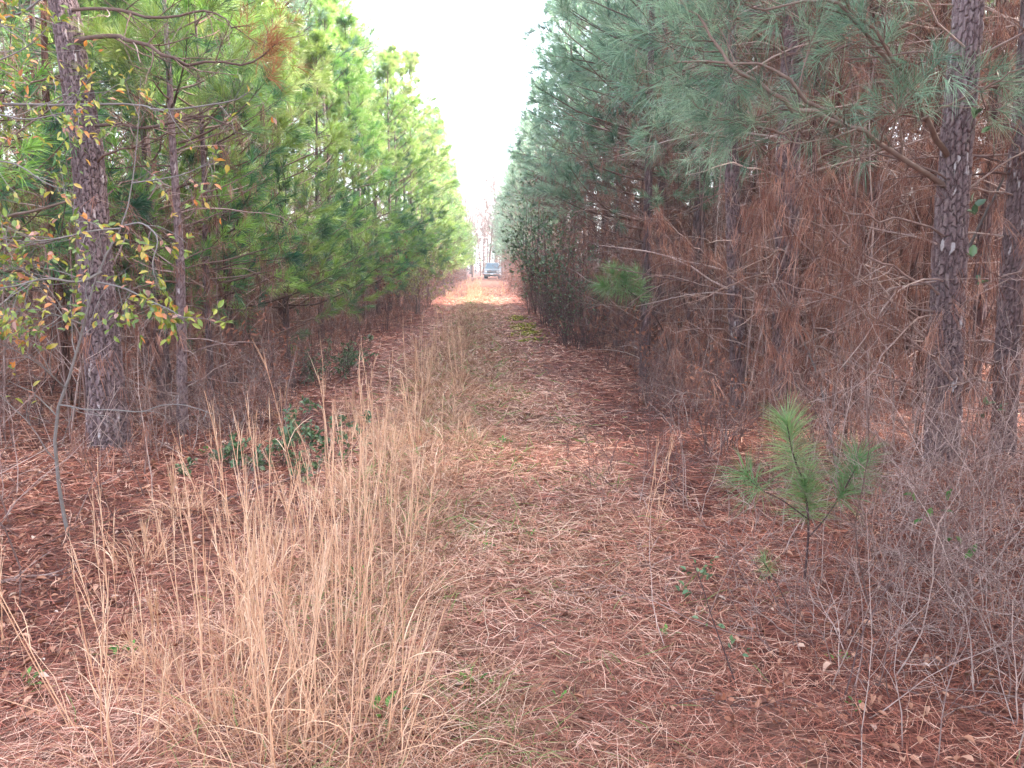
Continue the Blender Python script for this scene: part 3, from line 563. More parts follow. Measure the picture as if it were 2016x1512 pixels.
n = 26000; X, Y = spread(n, 1.8, 24, pw=.8); den = n2(X, Y, .8, 9); keep = g.uniform(0, 1, n) < np.clip(.25+1.2*(den-.4)+.6*(X < -1.2)*(Y > 2.5), .05, 1)*np.where(on_path(X, Y) > .5, .4, 1)*np.where(X > .7, .45, 1)
X, Y = X[keep], Y[keep]; n = len(X); a = g.uniform(0, 6.3, n); mb = MB()
leaves(mb, np.stack([X, Y, gz(X, Y)+g.uniform(.015, .045, n)], -1), np.stack([np.cos(a), np.sin(a), g.normal(.05, .25, n)], -1), np.stack([g.normal(0, .35, n), g.normal(0, .35, n), np.ones(n)], -1), np.where(X > .9, .75, 1)*g.uniform(.03, .075, n), g.uniform(.009, .026, n), 0, np.clip(g.normal(.40, .3, n), 0, 1), g.uniform(.2, .9, (n, 1)), g.uniform(-.1, .5, (n, 1)))
tag(mb.obj('leaf_litter', [M['leaf_dead']]), 'curled brown and tan dead leaves scattered over the straw', 'leaf litter', kind='stuff')

n = 95000; X, Y = spread(n, 1.75, 55, pw=.75); X = np.where(g.uniform(0, 1, n) < .75, g.normal(-.25, .62, n), X)
c = n2(X, Y, 1.6, 5); p = on_path(X, Y)
keep = g.uniform(0, 1, n) < np.clip((.55*p+1.0*(c-.42)*(p+.25))*np.clip(1.2-Y/22, .35, 1)+.45*np.exp(-((X+.5)/.35)**2), .02, 1); X, Y, c = X[keep], Y[keep], c[keep]; n = len(X)
a = g.uniform(0, 6.3, n); el = np.clip(g.normal(.35, .35, n), .02, 1.3)+.25*np.exp(-((X+.6)/.35)**2)
P = poly(np.stack([X, Y, gz(X, Y)+.004], -1), np.stack([np.cos(a)*np.cos(el), np.sin(a)*np.cos(el), np.sin(el)], -1), g.uniform(.07, .22, n), 4, up=-.28*np.sin(el)-.05, wob=.18, g=g)
P[:, :, 2] = np.maximum(P[:, :, 2], gz(P[:, :, 0], P[:, :, 1])+.01)
ti = np.clip(g.normal(.48, .2, n), 0, .93); gr = g.uniform(0, 1, n) < .05+.22*(n2(X, Y, 2.2, 12) > .68); ti = np.where(gr, g.uniform(.955, 1, n), ti)
mb = MB(); ribbons(mb, P, .0026*np.clip(Y/2.6, .8, 6), 0, ti, g)
tag(mb.obj('dry_grass', [M['grass']]), 'short matted dry grass with green blades along the trail', 'grass', kind='stuff')

# moss in the right-hand rut
n = 5000; X = g.normal(.98, .15, n)+.0*n; Y = g.uniform(16, 24, n); k = g.uniform(0, 1, n) < np.clip(n2(X, Y, 1.5, 21)*2.2-.7, 0, 1); X, Y = X[k], Y[k]; n = len(X); a = g.uniform(0, 6.3, n)
mb = MB(); leaves(mb, np.stack([X, Y, gz(X, Y)+.012+g.uniform(0, .012, n)], -1), np.stack([np.cos(a), np.sin(a), g.normal(.2, .3, n)], -1), np.tile([0., 0, 1], (n, 1)), g.uniform(.05, .10, n), .05, 0, g.uniform(0, 1, n))
tag(mb.obj('moss', [M['moss']]), 'yellow-green moss patch in the right wheel rut', 'moss', kind='stuff')

# ------------------------------------------------------------------ tall tan grass clumps
def make_clump(g, ns, h, spreadr, lean, lamt, nb, thick=1., bl=(.22, .5), hs=.25):
    m1 = MB(); th = g.uniform(0, 6.3, ns); r = spreadr*np.sqrt(g.uniform(0, 1, ns))
    st = np.stack([r*np.cos(th), r*np.sin(th), np.zeros(ns)-.02], -1)
    d = np.stack([np.cos(th)*.06+np.cos(lean)*lamt+g.normal(0, .075, ns), np.sin(th)*.06+np.sin(lean)*lamt+g.normal(0, .075, ns), np.ones(ns)], -1)
    P = poly(st, d, h*g.uniform(1-hs*2.0, 1.1, ns), 9, up=-.008, wob=.034, g=g); R = np.full((ns, 1), .0026*thick)*np.linspace(1, .38, 9)[None]
    tubes(m1, P, R, 4, 0, g.uniform(.25, .75, ns))
    P2, R2, _ = grow(P, R, 7, .42, .99, .05, .2, .10, .26, 4, .7, up=.02, wob=.05, taper=.35, g=g, rmin=.0014*thick); R2 = R2*np.array([.6, 1.25, 1., .4])
    tubes(m1, P2, R2, 3, 0, g.uniform(.4, 1, len(P2)))
    ix = g.integers(0, len(P2), len(P2)//2); fl, ft, _ = sample(P2, None, ix, g.uniform(.3, 1, len(ix)))
    needles(m1, fl, ft+g.normal(0, .35, ft.shape), g.uniform(.02, .05, len(ix)), .002*thick, 0, 0, .95, False, g)
    # curled sheath leaves along the stems
    P3, _, _ = grow(P, R, 2, .08, .7, .25, .9, .12, .3, 6, .5, up=-.32, wob=.12, g=g); m2 = MB(); ribbons(m2, P3, .0035*thick, 0, g.uniform(.3, 1, len(P3)), g)
    th = g.uniform(0, 6.3, nb); r = spreadr*1.3*np.sqrt(g.uniform(0, 1, nb)); el = g.uniform(.55, 1.45, nb)
    Pb = poly(np.stack([r*np.cos(th), r*np.sin(th), np.zeros(nb)-.01], -1), np.stack([np.cos(th)*np.cos(el), np.sin(th)*np.cos(el), np.sin(el)], -1), g.uniform(bl[0], bl[1], nb), 7, up=-.2*g.uniform(.3, 1.6, nb), wob=.1, g=g)
    ribbons(m2, Pb, .0036*thick, 0, np.clip(g.normal(.45, .25, nb), 0, 1), g)
    return m1.mesh('seed_stems', [M['sedge']]), m2.mesh('blades', [M['sedge']])
def clump_thing(x, y, mm, label, group='tan grass clumps', rz=0, s=1):
    t = thing('grass_clump', label, 'grass clump', (x, y, float(gz(x, y))), rz, group, s)
    link('seed_stems', mm[0], t); link('blades', mm[1], t); return t
HERO = [
 (-.38, 2.28, 12, .62, .12, .3, .15, 110, 'bushy short tan grass clump at the very bottom edge beside the trail'),
 (-.70, 2.22, 12, .9, .09, 2.6, .12, 60, 'tan grass clump at the bottom edge with stems tilting left'),
 (-1.42, 2.62, 4, 1.0, .08, math.pi*.95, .42, 22, 'sparse tan grass clump with one long stem leaning far out to the left'),
 (-1.18, 2.30, 9, .72, .08, 2.2, .12, 30, 'short tan grass clump nearest the bottom left corner'),
 (-.98, 2.62, 12, .92, .09, 1.2, .10, 46, 'tan grass clump with a fan of stems spreading above the leaf-strewn ground'),
 (-.78, 2.42, 14, .86, .09, .6, .16, 60, 'dense tan grass clump at the bottom edge with stems tilting right'),
 (-.52, 2.40, 16, .62, .13, .2, .10, 120, 'low bushy tan grass clump with many curled blades by the trail'),
 (-.62, 2.95, 18, .98, .10, 1.8, .06, 90, 'tall thick tan grass clump standing upright in the middle strip'),
 (-.95, 3.15, 12, 1.0, .09, 2.4, .12, 45, 'tall loose tan grass clump left of the thick upright clump'),
 (-1.32, 3.35, 6, .95, .07, 2.6, .10, 24, 'thin tan grass clump of six stems over dead leaves'),
 (-.46, 3.45, 16, .95, .11, 1.0, .08, 110, 'tan grass clump with curly basal blades spilling onto the trail'),
 (-.78, 3.85, 14, 1.08, .09, 2.0, .07, 60, 'tallest feathery tan grass clump, its tips above the small evergreen bush'),
 (-1.12, 4.25, 9, 1.0, .08, 2.8, .10, 30, 'open tan grass clump between the evergreen bush and the trail'),
 (-.48, 4.45, 13, .9, .11, .4, .08, 90, 'tan grass clump with arching blades halfway along the near strip'),
 (-.80, 5.1, 12, 1.05, .09, 1.4, .08, 60, 'slender tan grass clump level with the evergreen bush'),
 (-1.75, 3.45, 3, .85, .04, 1.6, .05, 10, 'pair of upright tan grass stems beside the autumn-leaved shrub stem'),
 (-2.05, 3.15, 3, .95, .05, 1.9, .08, 10, 'few tan grass stems at the left frame edge'),
 (1.02, 4.5, 4, .8, .05, .5, .35, 20, 'lone tan grass clump on the right side of the trail arching right'),
 (-1.55, 4.6, 4, .9, .05, 1.8, .05, 16, 'thin tan grass stems rising in front of the slim young pine'),
]
for (x, y, ns, h, sr, le, la, nb, lab) in HERO:
    clump_thing(x, y, make_clump(g, max(3, int(ns*.72)), h, sr*1.5, le, la, int(nb*.8)), lab)
MIDC = [make_clump(g, k, .95, .10, 1.5, .04, 60, 1.5) for k in (3, 5, 7)]
y = 5.6
while y < 17:
    clump_thing(g.normal(-.68, .22), y, MIDC[int(g.integers(3))], 'tan grass clump in the grassy strip between the wheel ruts', rz=g.uniform(0, 6.3), s=g.uniform(.65, 1.05)); y += g.uniform(.35, .9)
FARC = [make_clump(g, 11, 1.0, .2, 1.5, .03, 50, 3.) for k in range(2)]
for k in range(26):
    yy = g.uniform(32.5, 47); clump_thing(g.normal(-.6, .22) if k % 4 else g.uniform(-1.5, 1.1), yy, FARC[k % 2], 'bright orange-tan grass clump far down the trail in front of the truck', 'far grass clumps', g.uniform(0, 6.3), g.uniform(.45, .85) if k % 4 else .35)
LOWC = [make_clump(g, 3, .4, .10, 1.5, .1, 80, 1.3, (.12, .34), .3) for k in range(3)]
for k in range(26):
    yy = g.uniform(2.4, 9); xx = g.choice([-.35, -1.5, -.9, -2.0, -1.2])+g.normal(0, .18)
    clump_thing(xx, yy, LOWC[k % 3], 'low curly tuft of pale dry grass on the pine straw', 'low dry grass tufts', g.uniform(0, 6.3), g.uniform(.6, 1.1))

# ------------------------------------------------------------------ bare shrubs, canes and twig tangles
def make_shrub(g, ns, h, tilt, n2_=7, n3=3, r=.005, mat='twig', leafm=None, nleaf=0, ll=(.03, .06), name='stems', wob=.1, lw=.5, sb=.08):
    mb = MB(); th = g.uniform(0, 6.3, ns); el = 1.57-np.abs(g.normal(0, tilt, ns))
    P = poly(np.stack([g.normal(0, sb, ns), g.normal(0, sb, ns), np.full(ns, -.03)], -1), np.stack([np.cos(th)*np.cos(el), np.sin(th)*np.cos(el), np.sin(el)], -1), h*g.uniform(.5, 1.1, ns), 8, up=-.01, wob=wob, g=g)
    R = r*g.uniform(.6, 1.1, (ns, 1))*np.linspace(1, .3, 8)[None]; tubes(mb, P, R, 5, 0, g.uniform(.2, 1, ns))
    P2, R2, _ = grow(P, R, n2_, .2, 1, .4, 1.1, .18*h, .42*h, 6, .6, up=.02, wob=wob*1.5, g=g, rmin=.0012); tubes(mb, P2, R2, 3, 0, g.uniform(.1, .95, len(P2)))
    P3, R3, _ = grow(P2, R2, n3, .2, 1, .4, 1.1, .07*h, .2*h, 5, .65, wob=wob*1.7, g=g, rmin=.001); tubes(mb, P3, R3, 3, 0, g.uniform(.1, .95, len(P3)))
    out = [(name, mb.mesh(name, [M[mat]]))]
    if leafm:
        Q = np.concatenate([P3]); k = nleaf; idx = np.repeat(np.arange(len(Q)), k); B, t, _ = sample(Q, None, idx, g.uniform(.1, 1, len(idx)))
        D = t+g.normal(0, .7, t.shape); n = len(B); m2 = MB(); L = g.uniform(ll[0], ll[1], n)
        leaves(m2, B, D, np.stack([g.normal(0, .6, n), g.normal(0, .6, n), np.ones(n)], -1), L, L*lw, 0, np.clip(g.normal(.5, .28, n), 0, 1)); out.append(('foliage', m2.mesh('foliage', [M[leafm]])))
    return out
def shrub_thing(name, cat, x, y, parts, label, group=None, rz=0, s=1):
    t = thing(name, label, cat, (x, y, float(gz(x, y))), rz, group, s)
    for nm, me in parts: link(nm, me, t)
    return t
RF = [(1.75, 2.35, 10, .8, 'tangle of pale bare twigs nearest the bottom right corner'), (2.15, 2.9, 12, 1.1, 'tall tangle of grey bare twigs at the right frame edge'), (1.95, 3.5, 10, 1.0, 'pinkish bare twig thicket below the flaky-barked pine'), (2.6, 3.8, 12, 1.25, 'bare twig thicket against the foot of the flaky-barked pine'),
      (1.35, 2.7, 6, .6, 'low bare twigs poking from straw beside the red-leaved bramble'), (1.5, 4.6, 7, .8, 'bare twig bush just behind the young pine sapling'), (2.2, 4.7, 10, 1.1, 'crossing bare twigs between the sapling and the flaky-barked pine'), (1.55, 3.05, 9, .7, 'low crossing pale twigs in front of the tiny pale pine seedling'), (2.5, 3.1, 12, 1.2, 'tallest pale twig thicket at the right frame edge'), (3.1, 4.9, 12, 1.2, 'dense bare twigs right of the flaky-barked pine'), (1.2, 5.6, 8, .75, 'small dark bare bush left of the sapling, on the edge of the trail')]
for (x, y, ns, h, lab) in RF:
    shrub_thing('bare_shrub', 'bare shrub', x, y, make_shrub(g, int(ns*2.1), h*1.1, .62, 9, 3, .0031, 'twig' if 'dark' not in lab else 'dark_stem', wob=.17, sb=.26), lab, 'bare shrubs on the right bank')
LF = [(-2.75, 3.9, 9, 1.2, 'bare grey twigs beside the autumn-leaved shrub'), (-3.3, 5.0, 9, 1.3, 'bare twig bush at the left frame edge behind the autumn-leaved shrub'), (-4.1, 6.4, 10, 1.6, 'bare twig bush behind the thick plated pine trunk'), (-1.75, 5.2, 5, .5, 'small bare twigs on straw near the evergreen bush'), (-2.1, 7.6, 6, .8, 'thin bare bush right of the slim young pine')]
for (x, y, ns, h, lab) in LF:
    shrub_thing('bare_shrub', 'bare shrub', x, y, make_shrub(g, ns, h, .4, 7, 3, .0042, 'twig', wob=.12), lab, 'bare shrubs on the left bank')
SV = [make_shrub(g, 9, 1.2, .35, 8, 3, .006, 'dark_stem', wob=.1), make_shrub(g, 8, 1.0, .45, 8, 3, .006, 'twig', wob=.12), make_shrub(g, 8, 1.4, .3, 8, 3, .007, 'dark_stem', 'leaf_green', 1, (.035, .06)), make_shrub(g, 8, 1.2, .35, 8, 3, .006, 'dark_stem', 'leaf_rust', 1, (.04, .08))]
for k in range(110):
    yy = 6.2+30*g.uniform(0, 1)**1.5; right = k % 8 < 5
    xx = (1.55+abs(g.normal(0, .55))+.1) if right else (-2.2-abs(g.normal(0, .6)))
    v = int(g.choice([0, 0, 1, 1, 3] if yy < 14 else [0, 0, 1, 2, 2, 3])) if right else int(g.choice([0, 1, 1, 3]))
    lab = {0: 'dark twiggy leafless bush at the trail edge', 1: 'pale twiggy leafless bush at the trail edge', 2: 'small dark-leaved bush among bare twigs at the trail edge', 3: 'rusty-leaved little bush among bare twigs at the trail edge'}[v]
    shrub_thing('bare_shrub' if v < 2 else 'leafy_bush', 'shrub', xx, yy, SV[v], lab+(' on the right' if right else ' on the left'), 'bushes along the trail edge', g.uniform(0, 6.3), g.uniform(.55, 1.1)*(1.25 if right and yy > 12 else 1))
for k in range(46):
    yy = g.uniform(30, 88); right = k % 2; v = int(g.choice([0, 0, 1, 3])); xx = (1.55+abs(g.normal(0, .35))) if right else (-2.0-abs(g.normal(0, .4)))
    shrub_thing('bare_shrub' if v < 2 else 'leafy_bush', 'shrub', xx, yy, SV[v], ('rusty-leaved bush' if v > 1 else 'leafless bush')+' far down the trail edge on the '+('right' if right else 'left'), 'far bushes along the trail edge', g.uniform(0, 6.3), g.uniform(.7, 1.4))
for k in range(60):
    yy = g.uniform(36, 88); xx = g.choice([-1.7, -.6, 1.25], p=[.35, .4, .25])+g.normal(0, .2)
    if abs(xx-.8) > .5 or yy < 80: clump_thing(xx, yy, FARC[k % 2], 'low tan grass tuft on the far part of the trail', 'far low grass tufts', g.uniform(0, 6.3), g.uniform(.25, .5))
# evergreen bushes and broadleaf understory
EV = [(-1.55, 6.3, .52, 'low glossy evergreen bush between the slim young pine and the tall grass'), (-1.92, 6.0, .3, 'smaller evergreen bush just left of the low glossy one'), (-2.05, 11.3, .6, 'rounded dark evergreen bush farther along the left trail edge'), (-2.4, 10.4, .42, 'dark evergreen bush in front of the rounded one')]
for (x, y, h, lab) in EV:
    shrub_thing('evergreen_bush', 'bush', x, y, make_shrub(g, 12, h, .75, 6, 3, .0045, 'dark_stem', 'leaf_green', 4, (.025, .055), lw=.55, sb=.14), lab, 'evergreen bushes on the left bank')
TALL = [make_shrub(g, 6, 3.4, .22, 9, 4, .014, 'dark_stem', 'leaf_green', 4, (.06, .11), wob=.08), make_shrub(g, 6, 3.0, .25, 9, 4, .012, 'dark_stem', 'leaf_rust', 2, (.05, .1), wob=.08), make_shrub(g, 7, 2.6, .3, 9, 4, .012, 'grey_stem', 'leaf_yel', 4, (.06, .1), wob=.08)]
for (x, y, v, s, lab) in [(1.75, 16.5, 0, .8, 'dark-leaved young broadleaf tree nearest on the right trail edge'), (1.7, 20.5, 0, 1.15, 'tall dark-leaved broadleaf tree on the right trail edge'), (1.65, 25.5, 0, 1.3, 'dark-leaved broadleaf tree farthest along the right trail edge'), (2.3, 18.3, 1, 1., 'rusty-leaved sapling among dark broadleaf trees on the right'),
        (-2.15, 24.5, 2, .85, 'pale yellow-leaved shrub at the left trail edge'), (-2.6, 26.5, 2, .7, 'second pale yellow-leaved shrub, behind the first one'), (-2.2, 29.5, 1, 1.0, 'rust-leaved oak sapling beyond the pale yellow shrub'), (-2.3, 44, 1, 1., 'far rusty shrub on the left trail edge near the bright grass'), (1.9, 58, 1, 1.2, 'red-brown leaved shrub close to the parked truck'), (-2.4, 18.5, 1, .8, 'brown-leaved sapling on the left trail edge before the yellow shrub')]:
    shrub_thing('broadleaf_shrub', 'shrub', x, y, TALL[v], lab, None, g.uniform(0, 6.3), s)

n = 1900; Y = 3.5+28*g.uniform(0, 1, n)**1.3; X = np.where(g.uniform(0, 1, n) < .6, 1, -1)*(2.2+14*g.uniform(0, 1, n)**1.4); k = np.abs(X) < .8*Y+1.5; X, Y = X[k], Y[k]; n = len(X)
mb = MB(); th = g.uniform(0, 6.3, n); el = np.where(g.uniform(0, 1, n) < .3, g.uniform(.1, .6, n), g.uniform(.9, 1.57, n))
P = poly(np.stack([X, Y, gz(X, Y)-.02], -1), np.stack([np.cos(th)*np.cos(el), np.sin(th)*np.cos(el), np.sin(el)], -1), g.uniform(.4, 1.5, n), 7, 0, .1, g); R = g.uniform(.0025, .006, (n, 1))*np.linspace(1, .3, 7)[None]
P[:, :, 2] = np.maximum(P[:, :, 2], gz(P[:, :, 0], P[:, :, 1])); tubes(mb, P, R, 4, 0, g.uniform(.1, 1, n))
P2, R2, _ = grow(P, R, 5, .2, 1, .4, 1.1, .2, .5, 5, .6, .02, .14, g=g, rmin=.0015); tubes(mb, P2, R2, 3, 0, g.uniform(.1, 1, len(P2)))
P3, R3, _ = grow(P2, R2, 2, .2, 1, .4, 1.1, .08, .22, 4, .7, 0, .14, g=g, rmin=.0013); tubes(mb, P3, R3, 3, 0, g.uniform(.1, 1, len(P3)))
n4 = 1100; Y = 6+22*g.uniform(0, 1, n4)**1.2; X = np.where(g.uniform(0, 1, n4) < .75, 1, -1)*(2.7+10*g.uniform(0, 1, n4)**1.3); k4 = np.abs(X) < .75*Y; X, Y = X[k4], Y[k4]; n4 = len(X)
P4 = poly(np.stack([X, Y, gz(X, Y)-.02], -1), np.stack([g.normal(0, .1, n4), g.normal(0, .1, n4), np.ones(n4)], -1), g.uniform(1.5, 4.5, n4), 8, 0, .06, g); R4 = g.uniform(.005, .012, (n4, 1))*np.linspace(1, .35, 8)[None]; tubes(mb, P4, R4, 5, 0, g.uniform(.05, .75, n4))
P5, R5, _ = grow(P4, R4, 7, .1, 1, .5, 1.2, .25, .7, 6, .5, .0, .14, g=g, rmin=.0024); tubes(mb, P5, R5, 3, 0, g.uniform(.1, .9, len(P5)))
m3 = g.integers(0, len(P2), 5200); B, t, _ = sample(P2, None, m3, g.uniform(.2, 1, 5200)); clump(mb, B, 7, g, .0036, mat=1)
tag(mb.obj('undergrowth', [M['twig'], M['straw']]), 'tangle of dead twigs and fallen limbs on the floor of the pine stand', 'undergrowth', kind='stuff')
# ------------------------------------------------------------------ autumn-leaved shrub at the left
def leaf_spray(mb, Q, k, g, L=(.03, .06), tv=(0, 1), lw=.5):
    idx = np.repeat(np.arange(len(Q)), k); B, t, _ = sample(Q, None, idx, g.uniform(.25, 1, len(idx))); n = len(B); LL = g.uniform(L[0], L[1], n)
    leaves(mb, B, t+g.normal(0, .6, t.shape), np.stack([g.normal(0, .6, n), g.normal(-.3, .6, n), np.ones(n)], -1), LL, LL*lw, 0, np.clip(g.beta(1.0, 1.2, n), 0, 1))
sh = thing('autumn_shrub', 'spindly grey-stemmed shrub with green, yellow and orange leaves in front of the thick plated trunk', 'shrub')
def limb_part(name, pts, r0, r1, kids, twig, leaf, par=sh, l=(.2, .5), LL=(.028, .058), a=(.4, 1.2)):
    P = px_line(pts)[None]; Rr = np.linspace(r0, r1, 16)[None]; mb = MB(); tubes(mb, P, Rr, 7, 0, .5)
    P2, R2, _ = grow(P, Rr, kids, .12, 1, a[0], a[1], l[0], l[1], 6, .5, up=.0, wob=.16, g=g, rmin=.0016); tubes(mb, P2, R2, 4, 0, g.uniform(.3, .9, len(P2)))
    P3, R3, _ = grow(P2, R2, twig, .2, 1, .4, 1.1, .35, .7, 5, .6, wob=.18, ls=np.linalg.norm(P2[:, -1]-P2[:, 0], axis=1), g=g, rmin=.0011); tubes(mb, P3, R3, 3, 0, g.uniform(.3, .9, len(P3)))
    o = mb.obj(name, [M['grey_stem']], par)
    if leaf:
        m2 = MB(); leaf_spray(m2, P3, leaf*2, g, LL); m2.obj('foliage', [M['leaf_mix']], o)
    return o
limb_part('stem', [(141, 1080, 4.4), (125, 1010, 4.4), (113, 930, 4.4), (108, 830, 4.4), (128, 770, 4.4), (152, 690, 4.4), (165, 640, 4.42), (185, 560, 4.45), (215, 490, 4.5), (243, 440, 4.5), (258, 375, 4.55), (268, 300, 4.6), (274, 220, 4.6), (277, 150, 4.65)], .0115, .0012, 12, 3, 1)
limb_part('branch', [(116, 797, 4.4), (140, 800, 4.35), (167, 806, 4.3), (222, 807, 4.2), (281, 811, 4.15), (312, 799, 4.1), (361, 797, 4.0), (420, 815, 3.95)], .005, .0018, 6, 3, 0, l=(.12, .3))
limb_part('branch', [(200, 535, 4.45), (156, 555, 4.35), (87, 549, 4.2), (20, 565, 4.1), (-60, 570, 4.0)], .008, .003, 12, 4, 2, l=(.2, .45))
limb_part('branch', [(190, 555, 4.45), (243, 567, 4.3), (290, 590, 4.2), (335, 610, 4.1), (355, 625, 4.0)], .006, .002, 12, 4, 2, l=(.15, .35))
limb_part('branch', [(236, 450, 4.5), (180, 455, 4.4), (110, 470, 4.2), (40, 475, 4.1), (-40, 460, 4.0)], .006, .002, 13, 4, 2, l=(.2, .45))
limb_part('branch', [(240, 445, 4.5), (280, 440, 4.4), (310, 470, 4.3), (300, 520, 4.2), (310, 560, 4.2)], .005, .002, 10, 3, 2, l=(.15, .35))
limb_part('branch', [(165, 640, 4.42), (110, 620, 4.3), (50, 610, 4.2), (-30, 640, 4.1)], .006, .002, 12, 4, 2, l=(.2, .45))
limb_part('branch', [(262, 360, 4.55), (320, 352, 4.4), (370, 340, 4.3), (410, 320, 4.2)], .004, .0015, 7, 3, 1, l=(.12, .3))
limb_part('branch', [(130, 765, 4.4), (80, 720, 4.2), (30, 690, 4.1), (-40, 660, 4.0)], .005, .0018, 11, 4, 1, l=(.2, .45))
s2 = thing('autumn_shrub', 'grey-barked sapling leaning in from the left edge with yellow leaves and a long level limb', 'shrub')
limb_part('stem', [(-330, 1000, 5.0), (-260, 700, 5.0), (-200, 450, 5.0), (-120, 230, 5.0), (-60, 60, 5.0), (-20, -80, 5.0)], .022, .008, 12, 3, 1, s2)
limb_part('branch', [(-200, 215, 5.0), (0, 205, 5.0), (80, 207, 5.0), (174, 206, 5.0), (264, 205, 5.0), (323, 217, 4.95), (416, 206, 4.9), (472, 194, 4.9), (500, 170, 4.85)], .010, .003, 14, 3, 1, s2, (.15, .45))
limb_part('branch', [(-190, 30, 5.0), (-60, 50, 5.0), (30, 30, 5.0), (66, 10, 5.0), (110, -30, 5.0)], .012, .004, 12, 4, 2, s2, (.2, .5))
limb_part('branch', [(-240, 300, 5.0), (-60, 225, 4.9), (50, 235, 4.8), (110, 225, 4.75), (150, 215, 4.7)], .007, .002, 12, 4, 2, s2, (.2, .45))
limb_part('branch', [(-260, 420, 5.0), (-80, 330, 4.8), (20, 320, 4.7), (90, 360, 4.6), (150, 380, 4.6)], .007, .002, 12, 4, 1, s2, (.2, .45))
limb_part('branch', [(-200, 180, 5.0), (-60, 140, 4.9), (40, 100, 4.8), (90, 60, 4.7)], .007, .002, 12, 4, 2, s2, (.2, .45))

# ------------------------------------------------------------------ young pine saplings
def sapling(label, stems, tuftdefs, mat='needle_s', Ln=(.13, .23), nn=190, W=.0022, r=.006):
    t = thing('pine_sapling', label, 'pine sapling')
    mb = MB()
    for pts, rr in stems: tubes(mb, px_line(pts, 14)[None], np.linspace(rr, rr*.55, 14)[None], 6, 0, .2)
    mb.obj('stem', [M['dark_stem']], t)
    for pts, k in tuftdefs:
        P = px_line(pts, 6)[None]; m2 = MB(); tufts(m2, P, int(k*1.25), .0, Ln[0], Ln[1], W, .55, 1.5, .16, 0, True, g, .6, .12); m2.obj('needle_tuft', [M[mat]], t)
    return t
Ys = 3.6
sapling('knee-high young pine with four bottle-brush tufts of green needles on the right', [
    ([(1576, 1195, Ys), (1586, 1120, Ys), (1592, 1040, Ys), (1588, 990, Ys), (1578, 940, Ys), (1560, 890, Ys), (1550, 835, Ys)], .0065),
    ([(1590, 1060, Ys), (1625, 1020, Ys-.05), (1655, 975, Ys-.1), (1680, 930, Ys-.1), (1688, 905, Ys-.1)], .004),
    ([(1588, 1020, Ys), (1540, 985, Ys-.1), (1500, 965, Ys-.12), (1470, 940, Ys-.15)], .0035)],
    [([(1568, 925, Ys), (1558, 880, Ys), (1549, 828, Ys)], 330), ([(1592, 1025, Ys), (1589, 985, Ys), (1583, 945, Ys-.05)], 330),
     ([(1668, 955, Ys-.1), (1680, 930, Ys-.1), (1690, 900, Ys-.1)], 210), ([(1650, 985, Ys-.1), (1662, 968, Ys-.12)], 110), ([(1500, 965, Ys-.12), (1485, 950, Ys-.14), (1468, 932, Ys-.15)], 120)])
sapling('small green pine sapling with one drooping tufted branch hanging over the trail edge', [
    ([(1330, 790, 9.4), (1320, 700, 9.3), (1300, 640, 9.2), (1270, 600, 9.1), (1240, 575, 9.0), (1215, 555, 9.0)], .011)],
    [([(1275, 600, 9.05), (1240, 565, 9.0), (1225, 540, 9.0)], 300), ([(1240, 575, 9.0), (1205, 570, 8.95), (1185, 560, 8.9)], 260), ([(1260, 590, 9.0), (1262, 560, 9.0), (1250, 535, 9.0)], 240), ([(1225, 565, 9), (1210, 545, 8.95), (1205, 530, 8.95)], 200)], W=.0032, Ln=(.16, .24))
sapling('tiny pale pine seedling leaning low in the straw', [([(1560, 1215, 3.2), (1530, 1150, 3.2), (1502, 1105, 3.2)], .004)], [([(1520, 1130, 3.2), (1500, 1100, 3.2)], 70)], W=.0016, Ln=(.06, .11))

# ------------------------------------------------------------------ brambles, weeds, sticks, leaves caught on twigs
def cane(label, pts, r, kids, leafm, nl, name='bramble', L=(.03, .06), cat='bramble', mat='dark_stem'):
    t = thing(name, label, cat); P = px_line(pts)[None]; Rr = np.linspace(r, r*.4, 16)[None]; mb = MB(); tubes(mb, P, Rr, 5, 0, .35)
    P2, R2, _ = grow(P, Rr, kids, .15, 1, .5, 1.2, .07, .2, 5, .5, wob=.15, g=g, rmin=.001); tubes(mb, P2, R2, 3, 0, .4); mb.obj('stem', [M[mat]], t)
    if leafm:
        m2 = MB(); leaf_spray(m2, P2, nl, g, L, lw=.6); m2.obj('foliage', [M[leafm]], t)
    return t
cane('thin dark bramble cane with dark green leaflets rising beside the trail', [(1450, 1350, 2.75), (1425, 1280, 2.75), (1400, 1210, 2.75), (1385, 1160, 2.75), (1365, 1110, 2.75)], .0035, 12, 'leaf_green', 3, L=(.018, .036))
cane('bare dark stem slanting up to the right from the straw', [(1650, 1420, 2.55), (1675, 1330, 2.6), (1700, 1240, 2.65), (1740, 1170, 2.75), (1760, 1145, 2.8)], .0036, 5, None, 0, 'woody_cane', cat='cane')
cane('long arching cane reaching over the straw left of the sapling', [(1540, 1210, 3.2), (1500, 1130, 3.3), (1440, 1055, 3.4), (1380, 1035, 3.5), (1300, 1022, 3.6)], .0034, 6, None, 0, 'woody_cane', cat='cane', mat='twig')
cane('low dark-red leaved bramble in the straw at the bottom right', [(1330, 1385, 2.5), (1400, 1375, 2.5), (1480, 1395, 2.45), (1560, 1375, 2.4), (1640, 1400, 2.4)], .002, 22, 'leaf_rust', 5, L=(.018, .035))
cane('second dark-red leaved bramble trailing near the bottom edge', [(1500, 1490, 2.3), (1570, 1470, 2.3), (1640, 1490, 2.3), (1720, 1450, 2.35)], .002, 20, 'leaf_rust', 5, L=(.018, .035))
